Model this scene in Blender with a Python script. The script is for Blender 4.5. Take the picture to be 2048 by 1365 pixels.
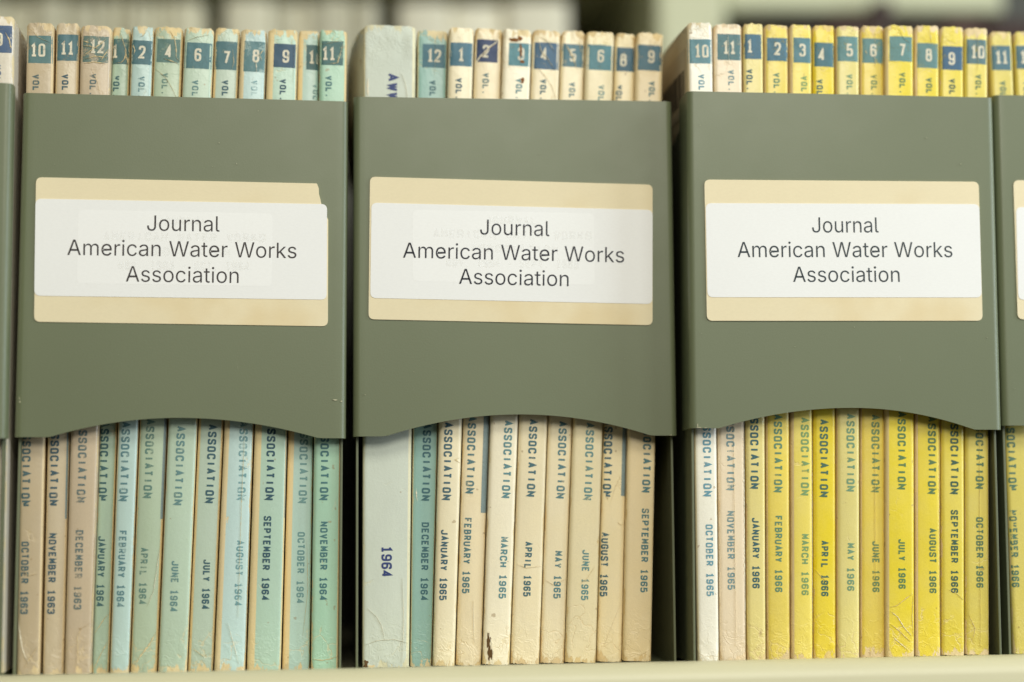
import bpy, bmesh, math, random, json
from mathutils import Vector, Matrix, noise, Euler
from mathutils.geometry import tessellate_polygon

for o in list(bpy.data.objects):
    bpy.data.objects.remove(o, do_unlink=True)
S = bpy.context.scene
COL = S.collection
R = math.radians
MM = 0.001

# ------------------------------------------------------------------ camera
cam_d = bpy.data.cameras.new('camera')
cam = bpy.data.objects.new('camera', cam_d)
COL.objects.link(cam)
S.camera = cam
PSI, TH, RO, CAM_H = R(4.0048), R(5.7331), R(-0.8686), 0.05079
fw = Vector((math.sin(PSI)*math.cos(TH), math.cos(PSI)*math.cos(TH), math.sin(TH)))
ri0 = Vector((math.cos(PSI), -math.sin(PSI), 0)); up0 = ri0.cross(fw)
ri = ri0*math.cos(RO) + up0*math.sin(RO); up = up0*math.cos(RO) - ri0*math.sin(RO)
cam.matrix_world = Matrix(((ri.x, up.x, -fw.x, 0), (ri.y, up.y, -fw.y, 0), (ri.z, up.z, -fw.z, CAM_H), (0, 0, 0, 1)))
cam_d.sensor_width = 36; cam_d.lens = 3600/2048*36
cam_d.clip_start = 0.01; cam_d.clip_end = 60
cam_d.dof.use_dof = True
cam_d.dof.focus_distance = 0.664
cam_d.dof.aperture_fstop = 2.4
cam_d.dof.aperture_blades = 0

# ------------------------------------------------------------------ light
W = bpy.data.worlds.new('World'); S.world = W; W.use_nodes = True
bg = W.node_tree.nodes['Background']
bg.inputs[0].default_value = (0.97, 0.96, 0.86, 1); bg.inputs[1].default_value = 0.085

def area(name, loc, target, sx, sy, power, col):
    l = bpy.data.lights.new(name, 'AREA'); l.shape = 'RECTANGLE'; l.size = sx; l.size_y = sy
    l.energy = power; l.color = col
    o = bpy.data.objects.new(name, l); COL.objects.link(o); o.location = loc
    o.rotation_euler = (Vector(target)-Vector(loc)).to_track_quat('-Z', 'Y').to_euler()
    return o
area('ceiling_lamp', (0.15, -0.70, 1.45), (0.03, 0.66, 0.12), 1.3, 0.5, 14, (1.0, 0.97, 0.85))
area('front_lamp', (0.35, -1.00, 0.80), (0.03, 0.66, 0.1), 0.8, 0.5, 14.5, (1.0, 0.97, 0.86))
area('side_lamp', (1.30, -0.35, 0.60), (0.1, 0.66, 0.12), 0.35, 1.0, 5, (0.88, 0.95, 1.0))
area('window_light', (1.15, 0.30, 0.40), (0.05, 0.66, 0.12), 0.30, 0.9, 9, (0.78, 0.90, 1.0))
S.view_settings.view_transform = 'Standard'; S.view_settings.look = 'None'
S.view_settings.exposure = 0; S.view_settings.gamma = 1
S.view_settings.use_curve_mapping = False

# ------------------------------------------------------------------ helpers
def srgb(r, g, b):
    f = lambda c: (c/255/12.92) if c <= 10 else ((c/255+0.055)/1.055)**2.4
    return (f(r), f(g), f(b), 1)
def obj(name, bm_or_me, mats, parent=None, smooth=False):
    if isinstance(bm_or_me, bmesh.types.BMesh):
        me = bpy.data.meshes.new(name); bm_or_me.to_mesh(me); bm_or_me.free()
    else: me = bm_or_me
    for m in (mats if isinstance(mats, (list, tuple)) else [mats]): me.materials.append(m)
    if smooth:
        me.polygons.foreach_set('use_smooth', [True]*len(me.polygons))
    o = bpy.data.objects.new(name, me); COL.objects.link(o)
    if parent: o.parent = parent
    return o
def tag(o, label=None, cat=None, group=None, kind=None):
    for k, v in (('label', label), ('category', cat), ('group', group), ('kind', kind)):
        if v: o[k] = v
    return o
def empty(name, mat=None):
    o = bpy.data.objects.new(name, None); COL.objects.link(o); o.empty_display_size = 0.01
    if mat is not None: o.matrix_world = mat
    return o
def box_bm(bm, x0, x1, y0, y1, z0, z1, bev=0.0):
    r = bmesh.ops.create_cube(bm, size=1)
    for v in r['verts']:
        v.co = Vector((x0+(v.co.x+.5)*(x1-x0), y0+(v.co.y+.5)*(y1-y0), z0+(v.co.z+.5)*(z1-z0)))
    if bev:
        es = list({e for v in r['verts'] for e in v.link_edges})
        bmesh.ops.bevel(bm, geom=es, offset=bev, segments=2, affect='EDGES', profile=.5)
    return bm
def sstep(a, b, x):
    t = max(0, min(1, (x-a)/(b-a))); return t*t*(3-2*t)

# ------------------------------------------------------------------ materials
def newmat(name):
    m = bpy.data.materials.new(name); m.use_nodes = True
    nt = m.node_tree; b = nt.nodes['Principled BSDF']; return m, nt, b
class NT:
    def __init__(s, nt): s.nt = nt
    def n(s, t, **kw):
        x = s.nt.nodes.new(t)
        for k, v in kw.items(): setattr(x, k, v)
        return x
    def l(s, a, b): s.nt.links.new(a, b)
    def math(s, op, a, b=None, c=None, clamp=False):
        x = s.n('ShaderNodeMath', operation=op, use_clamp=clamp)
        for i, v in enumerate((a, b, c)):
            if v is None: continue
            if isinstance(v, (int, float)): x.inputs[i].default_value = v
            else: s.l(v, x.inputs[i])
        return x.outputs[0]
    def noise(s, vec, scale, detail=4, rough=.6, dist=0.0):
        x = s.n('ShaderNodeTexNoise'); x.inputs['Scale'].default_value = scale; x.inputs['Detail'].default_value = detail
        x.inputs['Roughness'].default_value = rough; x.inputs['Distortion'].default_value = dist
        s.l(vec, x.inputs['Vector']); return x.outputs['Fac']
    def ramp(s, fac, a, b):
        x = s.n('ShaderNodeMapRange'); x.interpolation_type = 'SMOOTHSTEP'
        x.inputs['From Min'].default_value = a; x.inputs['From Max'].default_value = b
        s.l(fac, x.inputs['Value']); return x.outputs['Result']
    def mix(s, fac, a, b):
        x = s.n('ShaderNodeMix', data_type='RGBA')
        for sock, v in ((x.inputs[0], fac), (x.inputs[6], a), (x.inputs[7], b)):
            if isinstance(v, (int, float)): sock.default_value = v
            elif isinstance(v, (tuple, list)): sock.default_value = v
            else: s.l(v, sock)
        return x.outputs[2]
    def coord(s, seed, sc=(1, 1, 1)):
        tc = s.n('ShaderNodeTexCoord'); mp = s.n('ShaderNodeMapping')
        mp.inputs['Location'].default_value = (seed*.37, seed*.11, seed*.53); mp.inputs['Scale'].default_value = sc
        s.l(tc.outputs['Object'], mp.inputs['Vector']); return mp.outputs['Vector'], tc
    def bump(s, h, strength, dist, bsdf):
        x = s.n('ShaderNodeBump'); x.inputs['Strength'].default_value = strength; x.inputs['Distance'].default_value = dist
        s.l(h, x.inputs['Height']); s.l(x.outputs['Normal'], bsdf.inputs['Normal']); return x

def spine_mat(name, prt, pap, seed, wear=.5, rough=.42):
    """printed paper that has worn through to bare paper at edges, ends and creases"""
    m, nt, b = newmat(name); g = NT(nt)
    vec, tc = g.coord(seed)
    vst, _ = g.coord(seed+3, (1, 1, .35))
    uv = g.n('ShaderNodeSeparateXYZ'); g.l(tc.outputs['UV'], uv.inputs[0])
    u, v = uv.outputs[0], uv.outputs[1]
    eu = g.math('MINIMUM', u, g.math('SUBTRACT', 1.0, u))
    ev = g.math('MINIMUM', v, g.math('SUBTRACT', 1.0, v))
    edge = g.math('SUBTRACT', 1.0, g.ramp(eu, 0.0, .09))
    end = g.math('SUBTRACT', 1.0, g.ramp(ev, 0.0, .026))
    n1 = g.noise(vst, 260, 6, .68)
    t = g.math('ADD', n1, g.math('MULTIPLY', edge, .20))
    t = g.math('ADD', t, g.math('MULTIPLY', end, .24))
    t0 = .74 - .10*wear
    m1 = g.ramp(t, t0, t0+.035)
    # creases
    wn = g.n('ShaderNodeTexNoise'); wn.inputs['Scale'].default_value = 190; wn.inputs['Detail'].default_value = 3; g.l(vec, wn.inputs['Vector'])
    va = g.n('ShaderNodeVectorMath', operation='SCALE'); va.inputs['Scale'].default_value = .010; g.l(wn.outputs['Color'], va.inputs[0])
    vb = g.n('ShaderNodeVectorMath', operation='ADD'); g.l(vec, vb.inputs[0]); g.l(va.outputs[0], vb.inputs[1])
    vo = g.n('ShaderNodeTexVoronoi', feature='DISTANCE_TO_EDGE'); vo.inputs['Scale'].default_value = 110; g.l(vb.outputs[0], vo.inputs['Vector'])
    crk = g.math('SUBTRACT', 1.0, g.ramp(vo.outputs['Distance'], .012, .035))
    endw = g.math('SUBTRACT', 1.0, g.ramp(ev, .02, .10))
    gate = g.ramp(g.math('ADD', g.noise(vec, 60, 2, .5), g.math('MULTIPLY', endw, .17)), .655-.06*wear, .735-.06*wear)
    crk = g.math('MULTIPLY', crk, gate)
    mask = g.math('MAXIMUM', m1, g.math('MULTIPLY', crk, .42))
    # colour drift, stains and printing grain
    st = g.noise(vst, 45, 4, .6)
    fine = g.noise(vec, 2600, 2, .6)
    hs = g.n('ShaderNodeHueSaturation'); hs.inputs['Color'].default_value = prt
    g.l(g.math('ADD', .86, g.math('MULTIPLY', st, .28)), hs.inputs['Value'])
    g.l(g.math('ADD', .90, g.math('MULTIPLY', g.noise(vec, 70, 3, .6), .20)), hs.inputs['Saturation'])
    hp = g.n('ShaderNodeHueSaturation'); hp.inputs['Color'].default_value = pap
    g.l(g.math('ADD', .78, g.math('MULTIPLY', g.noise(vst, 420, 4, .6), .42)), hp.inputs['Value'])
    c = g.mix(mask, hs.outputs[0], hp.outputs[0])
    sp = g.n('ShaderNodeHueSaturation'); g.l(c, sp.inputs['Color'])
    g.l(g.math('ADD', .90, g.math('MULTIPLY', fine, .20)), sp.inputs['Value'])
    # brown foxing specks
    fx = g.ramp(g.noise(vec, 330, 2, .4), .735, .77)
    c2 = g.mix(g.math('MULTIPLY', fx, .5), sp.outputs[0], srgb(150, 118, 70))
    g.l(c2, b.inputs['Base Color'])
    g.l(g.math('ADD', rough, g.math('MULTIPLY', mask, .3)), b.inputs['Roughness'])
    b.inputs['Specular IOR Level'].default_value = .55
    h = g.math('ADD', g.math('MULTIPLY', g.noise(vec, 900, 4, .6), .35), g.math('MULTIPLY', mask, -.5))
    h = g.math('ADD', h, g.math('MULTIPLY', g.noise(vst, 120, 3, .5), .9))
    # crumpled paper towards both ends: sharp folds rather than drawn lines
    fold = g.math('ABSOLUTE', g.math('SUBTRACT', g.noise(vb.outputs[0], 150, 3, .55, .6), .5))
    fold = g.math('MULTIPLY', g.math('SUBTRACT', 1.0, g.ramp(fold, 0.0, .07)), g.math('ADD', .12, endw))
    h = g.math('ADD', h, g.math('MULTIPLY', fold, .45))
    h = g.math('SUBTRACT', h, g.math('MULTIPLY', crk, .5))
    g.bump(h, .36, .0004, b)
    return m

def ink_mat(name, col, seed, fade=.3, grain=.5, speck=None):
    """printing ink that has rubbed off in places; what lies under it shows there"""
    m, nt, b = newmat(name); g = NT(nt)
    vec, tc = g.coord(seed)
    gr = g.noise(vec, 2300, 2, .7)
    a = g.math('ADD', g.math('MULTIPLY', g.noise(vec, 260, 5, .65), 1.0), g.math('MULTIPLY', gr, .55*grain))
    lo = .32+.22*fade+.275*grain
    off = g.math('SUBTRACT', 1.0, g.ramp(a, lo-.07, lo+.07))
    al = g.math('SUBTRACT', 1.0, g.math('MULTIPLY', off, min(1, .42+.55*fade)))
    al = g.math('MULTIPLY', al, 1.0-.35*fade)
    hs = g.n('ShaderNodeHueSaturation'); hs.inputs['Color'].default_value = col
    g.l(g.math('ADD', .65, g.math('MULTIPLY', gr, .7)), hs.inputs['Value'])
    g.l(hs.outputs[0], b.inputs['Base Color']); g.l(al, b.inputs['Alpha'])
    b.inputs['Roughness'].default_value = .5; b.inputs['Specular IOR Level'].default_value = .4
    return m

def paint_mat(name, col, seed, rough=.5, bump=.12, var=.07, coat=0):
    m, nt, b = newmat(name); g = NT(nt); vec, tc = g.coord(seed)
    hs = g.n('ShaderNodeHueSaturation'); hs.inputs['Color'].default_value = col
    v = g.math('ADD', g.math('MULTIPLY', g.noise(vec, 2200, 2, .7), var*1.6), g.math('MULTIPLY', g.noise(vec, 14, 3, .5), var*1.6))
    g.l(g.math('ADD', 1-var*1.6, v), hs.inputs['Value'])
    # fine pale scuffs
    sv, _ = g.coord(seed+9, (1, 1, .25))
    sc = g.ramp(g.noise(sv, 420, 5, .75), .70, .79)
    c = g.mix(g.math('MULTIPLY', sc, .35), hs.outputs[0], srgb(190, 186, 160))
    g.l(c, b.inputs['Base Color'])
    g.l(g.math('ADD', rough-.06, g.math('MULTIPLY', g.noise(vec, 60, 3, .6), .14)), b.inputs['Roughness'])
    g.bump(g.noise(vec, 1500, 2, .5), bump, .0002, b)
    b.inputs['Coat Weight'].default_value = coat; b.inputs['Coat Roughness'].default_value = .22
    return m

def paper_mat(name, col, seed, stain=.1, rough=.75, edge=None):
    m, nt, b = newmat(name); g = NT(nt); vec, tc = g.coord(seed)
    hs = g.n('ShaderNodeHueSaturation'); hs.inputs['Color'].default_value = col
    fib, _ = g.coord(seed+2, (.35, 1, 1))
    v = g.math('ADD', g.math('MULTIPLY', g.noise(fib, 1900, 3, .7), .10), g.math('MULTIPLY', g.noise(vec, 35, 4, .6), stain))
    g.l(g.math('ADD', 1-.05-stain*.5, v), hs.inputs['Value'])
    if edge is not None:
        e = g.ramp(g.noise(vec, 22, 3, .6), .50, .72)
        c = g.mix(g.math('MULTIPLY', e, .45), hs.outputs[0], edge); g.l(c, b.inputs['Base Color'])
    else: g.l(hs.outputs[0], b.inputs['Base Color'])
    b.inputs['Roughness'].default_value = rough; b.inputs['Specular IOR Level'].default_value = .25
    g.bump(g.noise(vec, 1200, 3, .6), .10, .0002, b)
    return m
def flat_ink(name, col, alpha=1.0, rough=.6):
    m, nt, b = newmat(name); g = NT(nt); vec, tc = g.coord(1)
    hs = g.n('ShaderNodeHueSaturation'); hs.inputs['Color'].default_value = col
    g.l(g.math('ADD', .7, g.math('MULTIPLY', g.noise(vec, 900, 3, .6), .6)), hs.inputs['Value'])
    g.l(hs.outputs[0], b.inputs['Base Color']); b.inputs['Roughness'].default_value = rough
    b.inputs['Alpha'].default_value = alpha; b.inputs['Specular IOR Level'].default_value = .3
    return m

M_BOX = paint_mat('grey_green_enamel', srgb(105, 112, 83), 2, rough=.45, coat=.13)
M_BOXIN = paint_mat('grey_green_enamel_inside', srgb(102, 107, 80), 5)
M_CHIP = paper_mat('chipped_paint_edge', srgb(186, 182, 152), 4)
M_SHELF = paint_mat('cream_enamel', srgb(212, 206, 170), 7, rough=.42, var=.03)
M_GAPDARK = paint_mat('gap_shade_dark', srgb(58, 58, 46), 18)  # dark colour standing in for shade in the gaps between boxes
M_REAR = paint_mat('cream_enamel_rear', srgb(196, 197, 162), 8, rough=.5, var=.04)
M_KRAFT = paper_mat('tan_label_paper', srgb(232, 218, 182), 11, .10, edge=srgb(218, 192, 138))
M_WHITE = paper_mat('white_label_paper', srgb(238, 237, 233), 12, .05)
M_WHITE2 = paper_mat('white_under_paper', srgb(242, 241, 237), 14, .03)
M_TEXT = flat_ink('label_toner', srgb(42, 43, 52))
M_TEXT1 = flat_ink('label_toner_brownish', srgb(66, 62, 62))
M_TEXT3 = flat_ink('label_toner_greyish', srgb(60, 68, 72))
M_GHOST = flat_ink('show_through_toner', srgb(224, 224, 220), .09)
M_PAGES = paper_mat('book_pages', srgb(205, 188, 148), 15, .2)
M_RUST = paper_mat('insect_damage_brown', srgb(128, 82, 38), 16, .5)
M_HOLE = paper_mat('torn_hole_brown', srgb(104, 78, 46), 17, .7)

# ------------------------------------------------------------------ lettering
GLYPHS = json.loads('''{"A":[480,[[[84,2],[189,303],[195,323],[202,346],[211,372],[220,403],[231,438],[242,476],[235,476],[246,439],[257,403],[266,373],[274,347],[282,324],[289,303],[396,2],[460,2],[275,507],[202,507],[19,2]],[[372,140],[372,201],[108,201],[108,140]]]],"J":[396,[[[227,0],[262,13],[293,34],[316,64],[330,100],[334,145],[334,507],[274,507],[274,145],[271,117],[263,92],[249,73],[231,59],[209,51],[185,48],[160,51],[138,59],[121,73],[106,92],[98,117],[96,145],[96,171],[35,171],[35,145],[40,100],[54,64],[76,34],[107,13],[143,0],[185,-5]]]],"W":[686,[[[228,2],[316,324],[322,347],[328,371],[333,395],[338,420],[343,446],[348,473],[338,473],[343,445],[348,417],[353,391],[359,368],[364,345],[370,324],[457,2],[528,2],[667,507],[605,507],[525,196],[521,179],[517,161],[512,144],[508,128],[505,111],[501,94],[497,76],[494,58],[490,42],[495,42],[492,58],[488,76],[484,94],[480,111],[476,128],[472,145],[468,162],[464,179],[460,196],[378,507],[308,507],[226,196],[222,178],[217,161],[213,145],[209,128],[205,111],[202,94],[198,76],[195,58],[191,42],[195,42],[192,58],[188,76],[185,94],[181,111],[177,128],[173,145],[170,162],[165,178],[161,196],[80,507],[19,507],[157,2]]]],"a":[389,[[[181,-5],[199,-2],[214,3],[228,10],[241,18],[251,26],[258,35],[265,44],[271,54],[279,54],[279,2],[335,2],[335,251],[333,278],[328,300],[320,319],[310,335],[299,349],[285,358],[270,367],[254,373],[239,377],[223,380],[208,382],[194,382],[173,381],[153,378],[134,373],[115,366],[96,356],[80,344],[66,330],[53,312],[44,292],[99,276],[102,284],[108,293],[117,302],[126,311],[136,318],[148,324],[162,329],[178,332],[196,333],[212,332],[228,329],[241,324],[252,317],[262,308],[269,298],[274,286],[277,272],[278,257],[278,255],[276,245],[273,239],[266,233],[258,229],[247,227],[234,225],[218,223],[200,221],[178,218],[161,215],[143,212],[125,209],[109,204],[93,198],[79,191],[65,182],[54,173],[45,160],[38,145],[34,128],[32,108],[34,84],[40,64],[50,46],[61,30],[77,17],[95,7],[116,-1],[137,-5],[160,-7]],[[170,43],[192,45],[212,49],[229,57],[243,66],[256,79],[265,92],[272,107],[276,122],[278,138],[278,194],[271,189],[266,186],[259,184],[251,182],[241,180],[231,178],[221,176],[210,175],[200,173],[191,172],[182,171],[175,170],[161,168],[146,165],[133,161],[121,155],[111,149],[101,140],[95,131],[91,118],[90,105],[91,93],[94,81],[100,71],[108,63],[118,55],[129,50],[142,46],[156,44]]]],"c":[396,[[[226,-5],[244,-3],[260,1],[276,7],[291,14],[305,23],[318,34],[330,44],[339,57],[348,71],[355,87],[360,101],[305,115],[303,106],[299,97],[294,88],[287,79],[280,72],[272,64],[263,58],[254,53],[244,50],[232,47],[220,45],[207,44],[184,47],[162,53],[144,64],[128,79],[116,96],[106,116],[100,139],[96,163],[94,187],[96,212],[100,236],[106,259],[116,279],[128,297],[144,312],[162,323],[184,330],[207,332],[220,331],[231,330],[243,327],[253,323],[262,318],[271,313],[279,305],[286,298],[292,290],[297,282],[302,273],[304,264],[359,278],[354,292],[347,307],[338,321],[329,334],[317,344],[304,354],[290,362],[275,369],[259,375],[243,379],[226,382],[207,382],[174,380],[145,372],[118,358],[94,340],[74,317],[58,290],[46,259],[39,225],[36,187],[39,150],[46,117],[58,86],[74,59],[94,36],[118,18],[145,5],[174,-3],[207,-6]]]],"e":[404,[[[212,-8],[177,-5],[145,3],[117,16],[92,35],[72,58],[56,85],[44,116],[37,150],[34,187],[36,224],[44,258],[55,290],[71,317],[91,340],[115,359],[142,373],[172,382],[205,384],[226,383],[246,380],[266,374],[285,366],[303,355],[319,341],[334,324],[347,305],[357,282],[365,256],[370,227],[371,194],[371,169],[75,169],[75,221],[338,221],[310,202],[308,226],[304,248],[298,269],[288,286],[277,301],[263,314],[246,323],[227,328],[205,330],[183,328],[164,323],[146,313],[131,301],[119,286],[109,270],[102,251],[97,231],[96,211],[96,178],[98,151],[102,127],[110,106],[121,88],[135,73],[151,61],[169,53],[190,48],[212,46],[227,47],[241,49],[254,53],[265,58],[276,65],[285,73],[294,82],[300,93],[306,105],[365,91],[358,72],[348,55],[335,39],[320,26],[302,14],[283,4],[261,-3],[237,-7]]]],"i":[167,[[[112,2],[112,377],[55,377],[55,2]],[[95,446],[104,450],[113,456],[119,464],[123,473],[124,483],[123,494],[119,503],[113,510],[104,516],[94,520],[84,522],[74,520],[64,516],[55,510],[49,503],[45,493],[43,483],[45,473],[49,464],[55,456],[64,450],[73,446],[84,445]]]],"k":[381,[[[176,201],[183,201],[356,377],[285,377],[122,210],[112,210],[112,141]],[[112,2],[112,507],[55,507],[55,2]],[[368,2],[191,226],[151,186],[295,2]]]],"l":[189,[[[147,0],[154,0],[162,1],[169,2],[175,3],[179,4],[168,52],[167,52],[164,51],[160,51],[157,50],[152,50],[146,50],[134,51],[125,55],[118,61],[115,70],[112,83],[112,99],[112,507],[55,507],[55,84],[57,59],[64,38],[75,21],[92,10],[112,2],[139,0]]]],"m":[610,[[[112,2],[112,238],[113,257],[117,275],[124,290],[133,303],[144,314],[157,322],[170,328],[185,331],[199,332],[220,330],[239,324],[254,312],[267,298],[274,280],[276,260],[276,2],[333,2],[333,247],[334,263],[338,278],[343,291],[351,303],[362,314],[373,322],[386,328],[402,331],[419,332],[438,331],[457,325],[474,315],[487,299],[495,280],[498,254],[498,2],[555,2],[555,255],[553,283],[548,306],[539,327],[527,345],[513,359],[496,370],[477,378],[458,383],[437,384],[417,383],[399,379],[382,373],[365,364],[351,354],[338,342],[328,328],[320,311],[315,297],[318,297],[312,319],[301,341],[286,360],[267,373],[245,381],[219,384],[203,383],[188,380],[173,374],[159,366],[145,356],[134,345],[124,330],[116,313],[111,297],[110,297],[110,377],[55,377],[55,2]]]],"n":[410,[[[113,248],[117,267],[124,284],[134,298],[146,310],[160,319],[175,326],[192,330],[210,331],[235,328],[257,320],[274,305],[288,287],[295,263],[298,235],[298,2],[355,2],[355,240],[353,271],[348,297],[339,320],[326,339],[312,354],[294,367],[274,375],[252,381],[227,382],[200,380],[176,372],[153,360],[134,343],[118,318],[105,289],[110,289],[110,377],[55,377],[55,2],[112,2],[112,227]]]],"o":[415,[[[241,-3],[270,5],[298,18],[322,36],[341,59],[357,86],[369,117],[377,150],[379,187],[377,225],[369,259],[357,290],[341,317],[322,340],[298,358],[270,372],[241,380],[207,382],[174,380],[145,372],[118,358],[94,340],[74,317],[58,290],[46,259],[39,225],[36,187],[39,150],[46,117],[58,86],[74,59],[94,36],[118,18],[145,5],[174,-3],[207,-6]],[[207,44],[231,47],[253,53],[271,64],[286,79],[300,96],[309,116],[316,139],[320,163],[321,187],[320,212],[316,236],[309,259],[300,279],[287,297],[271,312],[253,323],[231,330],[207,332],[184,330],[162,323],[144,312],[128,297],[116,279],[106,259],[100,236],[96,212],[94,187],[96,163],[100,139],[106,116],[116,96],[128,79],[144,64],[162,53],[184,47]]]],"r":[259,[[[112,2],[112,237],[113,254],[117,270],[124,285],[134,297],[145,308],[158,317],[173,323],[190,326],[207,328],[215,328],[223,327],[230,326],[236,326],[242,325],[241,325],[241,382],[240,382],[235,382],[229,382],[223,383],[218,383],[213,383],[191,381],[172,375],[153,365],[138,353],[126,338],[116,319],[110,319],[110,377],[55,377],[55,2]]]],"s":[365,[[[210,-5],[235,0],[259,8],[280,20],[297,32],[310,48],[321,66],[327,85],[329,107],[326,131],[318,152],[305,170],[286,185],[260,198],[228,207],[171,221],[151,227],[135,233],[123,241],[113,252],[108,263],[107,277],[109,293],[117,306],[130,319],[146,328],[166,333],[187,335],[210,333],[229,327],[244,318],[256,305],[264,292],[269,279],[321,291],[316,307],[307,323],[297,338],[285,350],[270,361],[253,370],[233,377],[212,381],[187,382],[161,381],[138,376],[116,368],[96,358],[80,346],[67,331],[57,313],[51,295],[49,274],[52,249],[60,228],[73,209],[93,194],[119,182],[150,172],[213,157],[230,152],[244,146],[255,137],[264,127],[268,116],[270,103],[267,87],[260,73],[245,60],[228,51],[206,45],[181,43],[160,45],[140,50],[123,58],[109,71],[99,86],[93,105],[38,92],[43,74],[52,55],[64,39],[77,26],[94,14],[113,5],[133,-1],[157,-5],[182,-6]]]],"t":[227,[[[8,377],[8,329],[202,329],[202,377]],[[67,93],[70,64],[79,42],[93,22],[114,9],[138,1],[168,-2],[176,-2],[184,-1],[192,-1],[200,0],[206,2],[211,3],[200,52],[197,51],[191,50],[185,49],[180,48],[175,48],[170,48],[156,49],[143,53],[135,60],[128,69],[125,83],[124,98],[124,469],[67,469]]]],"u":[410,[[[209,-1],[233,7],[256,19],[275,36],[292,61],[304,90],[300,90],[300,2],[355,2],[355,377],[298,377],[298,153],[297,132],[292,112],[285,96],[276,82],[264,69],[250,60],[235,53],[218,49],[200,48],[175,51],[153,59],[136,74],[122,93],[114,117],[112,144],[112,377],[55,377],[55,139],[56,109],[62,83],[71,60],[84,40],[98,25],[116,13],[136,4],[158,-1],[182,-3]]]]}''')
def arial_line(bm, text, p0, p1, yoff, hscale):
    """one line of a light grotesque, its baseline running from p0 to p1 (mm, label plane x,z)"""
    xs = 0; first = None; last = 0
    items = []
    for ch in text:
        if ch == ' ': xs += 205; continue
        adv, loops = GLYPHS[ch]
        mn = min(q[0] for l in loops for q in l); mx = max(q[0] for l in loops for q in l)
        if first is None: first = xs+mn
        last = xs+mx
        items.append((ch, xs, loops)); xs += adv
    p0 = Vector(p0); d = Vector(p1)-p0; sx = d.length/(last-first)
    d.normalize(); n = Vector((-d.y, d.x)); k = 0
    for ch, x0, loops in items:
        groups = [[l] for l in loops] if ch in 'kti' else [loops]
        for gi, gl in enumerate(groups):
            flat = [q for l in gl for q in l]
            tris = tessellate_polygon([[Vector((q[0], q[1], 0)) for q in l] for l in gl])
            vs = []
            for q in flat:
                P = p0 + d*((x0+q[0]-first)*sx) + n*(q[1]*hscale)
                vs.append(bm.verts.new((P.x*MM, yoff-gi*2e-6, P.y*MM)))
            for t in tris:
                try: bm.faces.new([vs[i] for i in t])
                except ValueError: pass

STROKES = {
 'A': [[(0,0),(.5,1),(1,0)],[(.2,.3),(.8,.3)]],
 'B': [[(0,.53),(0,1),(.92,1,1),(.92,.53,1),(0,.53)],[(0,.53),(0,0),(1,0,1),(1,.53,1),(.7,.53)]],
 'C': [[(1,.70),(1,1,1),(0,1,1),(0,0,1),(1,0,1),(1,.30)]],
 'D': [[(0,0),(0,1),(1,1,1),(1,0,1),(0,0)]],
 'E': [[(1,1),(0,1),(0,0),(1,0)],[(0,.52),(.8,.52)]],
 'F': [[(1,1),(0,1),(0,0)],[(0,.5),(.8,.5)]],
 'G': [[(1,.70),(1,1,1),(0,1,1),(0,0,1),(1,0,1),(1,.47),(.55,.47)]],
 'H': [[(0,0),(0,1)],[(1,0),(1,1)],[(0,.5),(1,.5)]],
 'I': [[(.5,0),(.5,1)]],
 'J': [[(1,1),(1,0,1),(0,0,1),(0,.3)]],
 'K': [[(0,0),(0,1)],[(1,1),(0,.45)],[(.35,.62),(1,0)]],
 'L': [[(0,1),(0,0),(1,0)]],
 'M': [[(0,0),(0,1),(.5,.4),(1,1),(1,0)]],
 'N': [[(0,0),(0,1),(1,0),(1,1)]],
 'O': [[(.5,0),(0,0,1),(0,1,1),(1,1,1),(1,0,1),(.5,0)]],
 'P': [[(0,0),(0,1),(1,1,1),(1,.46,1),(0,.46)]],
 'R': [[(0,0),(0,1),(1,1,1),(1,.48,1),(0,.48)],[(.5,.48),(1,0)]],
 'S': [[(1,.74),(1,1,1),(0,1,1),(0,.56,1),(1,.44,1),(1,0,1),(0,0,1),(0,.26)]],
 'T': [[(0,1),(1,1)],[(.5,1),(.5,0)]],
 'U': [[(0,1),(0,0,1),(1,0,1),(1,1)]],
 'V': [[(0,1),(.5,0),(1,1)]],
 'W': [[(0,1),(.25,0),(.5,.8),(.75,0),(1,1)]],
 'Y': [[(0,1),(.5,.45),(1,1)],[(.5,.45),(.5,0)]],
 '1': [[(.08,.80),(.5,1),(.5,0)],[(.05,0),(.95,0)]],
 '2': [[(0,.72),(0,1,1),(1,1,1),(1,.58,1),(0,.02),(1,0)]],
 '3': [[(0,.76),(0,1,1),(1,1,1),(1,.53,1),(.4,.53)],[(.4,.53),(1,.53,1),(1,0,1),(0,0,1),(0,.24)]],
 '4': [[(.72,0),(.72,1),(0,.26),(1,.26)]],
 '5': [[(.95,1),(.05,1),(.02,.52),(1,.62,1),(1,0,1),(0,0,1),(0,.22)]],
 '6': [[(1,.76),(1,1,1),(0,1,1),(0,0,1),(1,0,1),(1,.57,1),(0,.57)]],
 '7': [[(0,1),(1,1),(.72,.55),(.42,0)]],
 '8': [[(.5,1),(.06,1,1),(.06,.55,1),(.94,.55,1),(.94,1,1),(.5,1)],[(.5,.55),(0,.55,1),(0,0,1),(1,0,1),(1,.55,1),(.5,.55)]],
 '9': [[(0,.24),(0,0,1),(1,0,1),(1,1,1),(0,1,1),(0,.43,1),(1,.43)]],
 '-': [[(.15,.45),(.85,.45)]], '.': [[(.25,.06),(.62,.06)]],
}
STROKES['0'] = STROKES['O']
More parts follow.
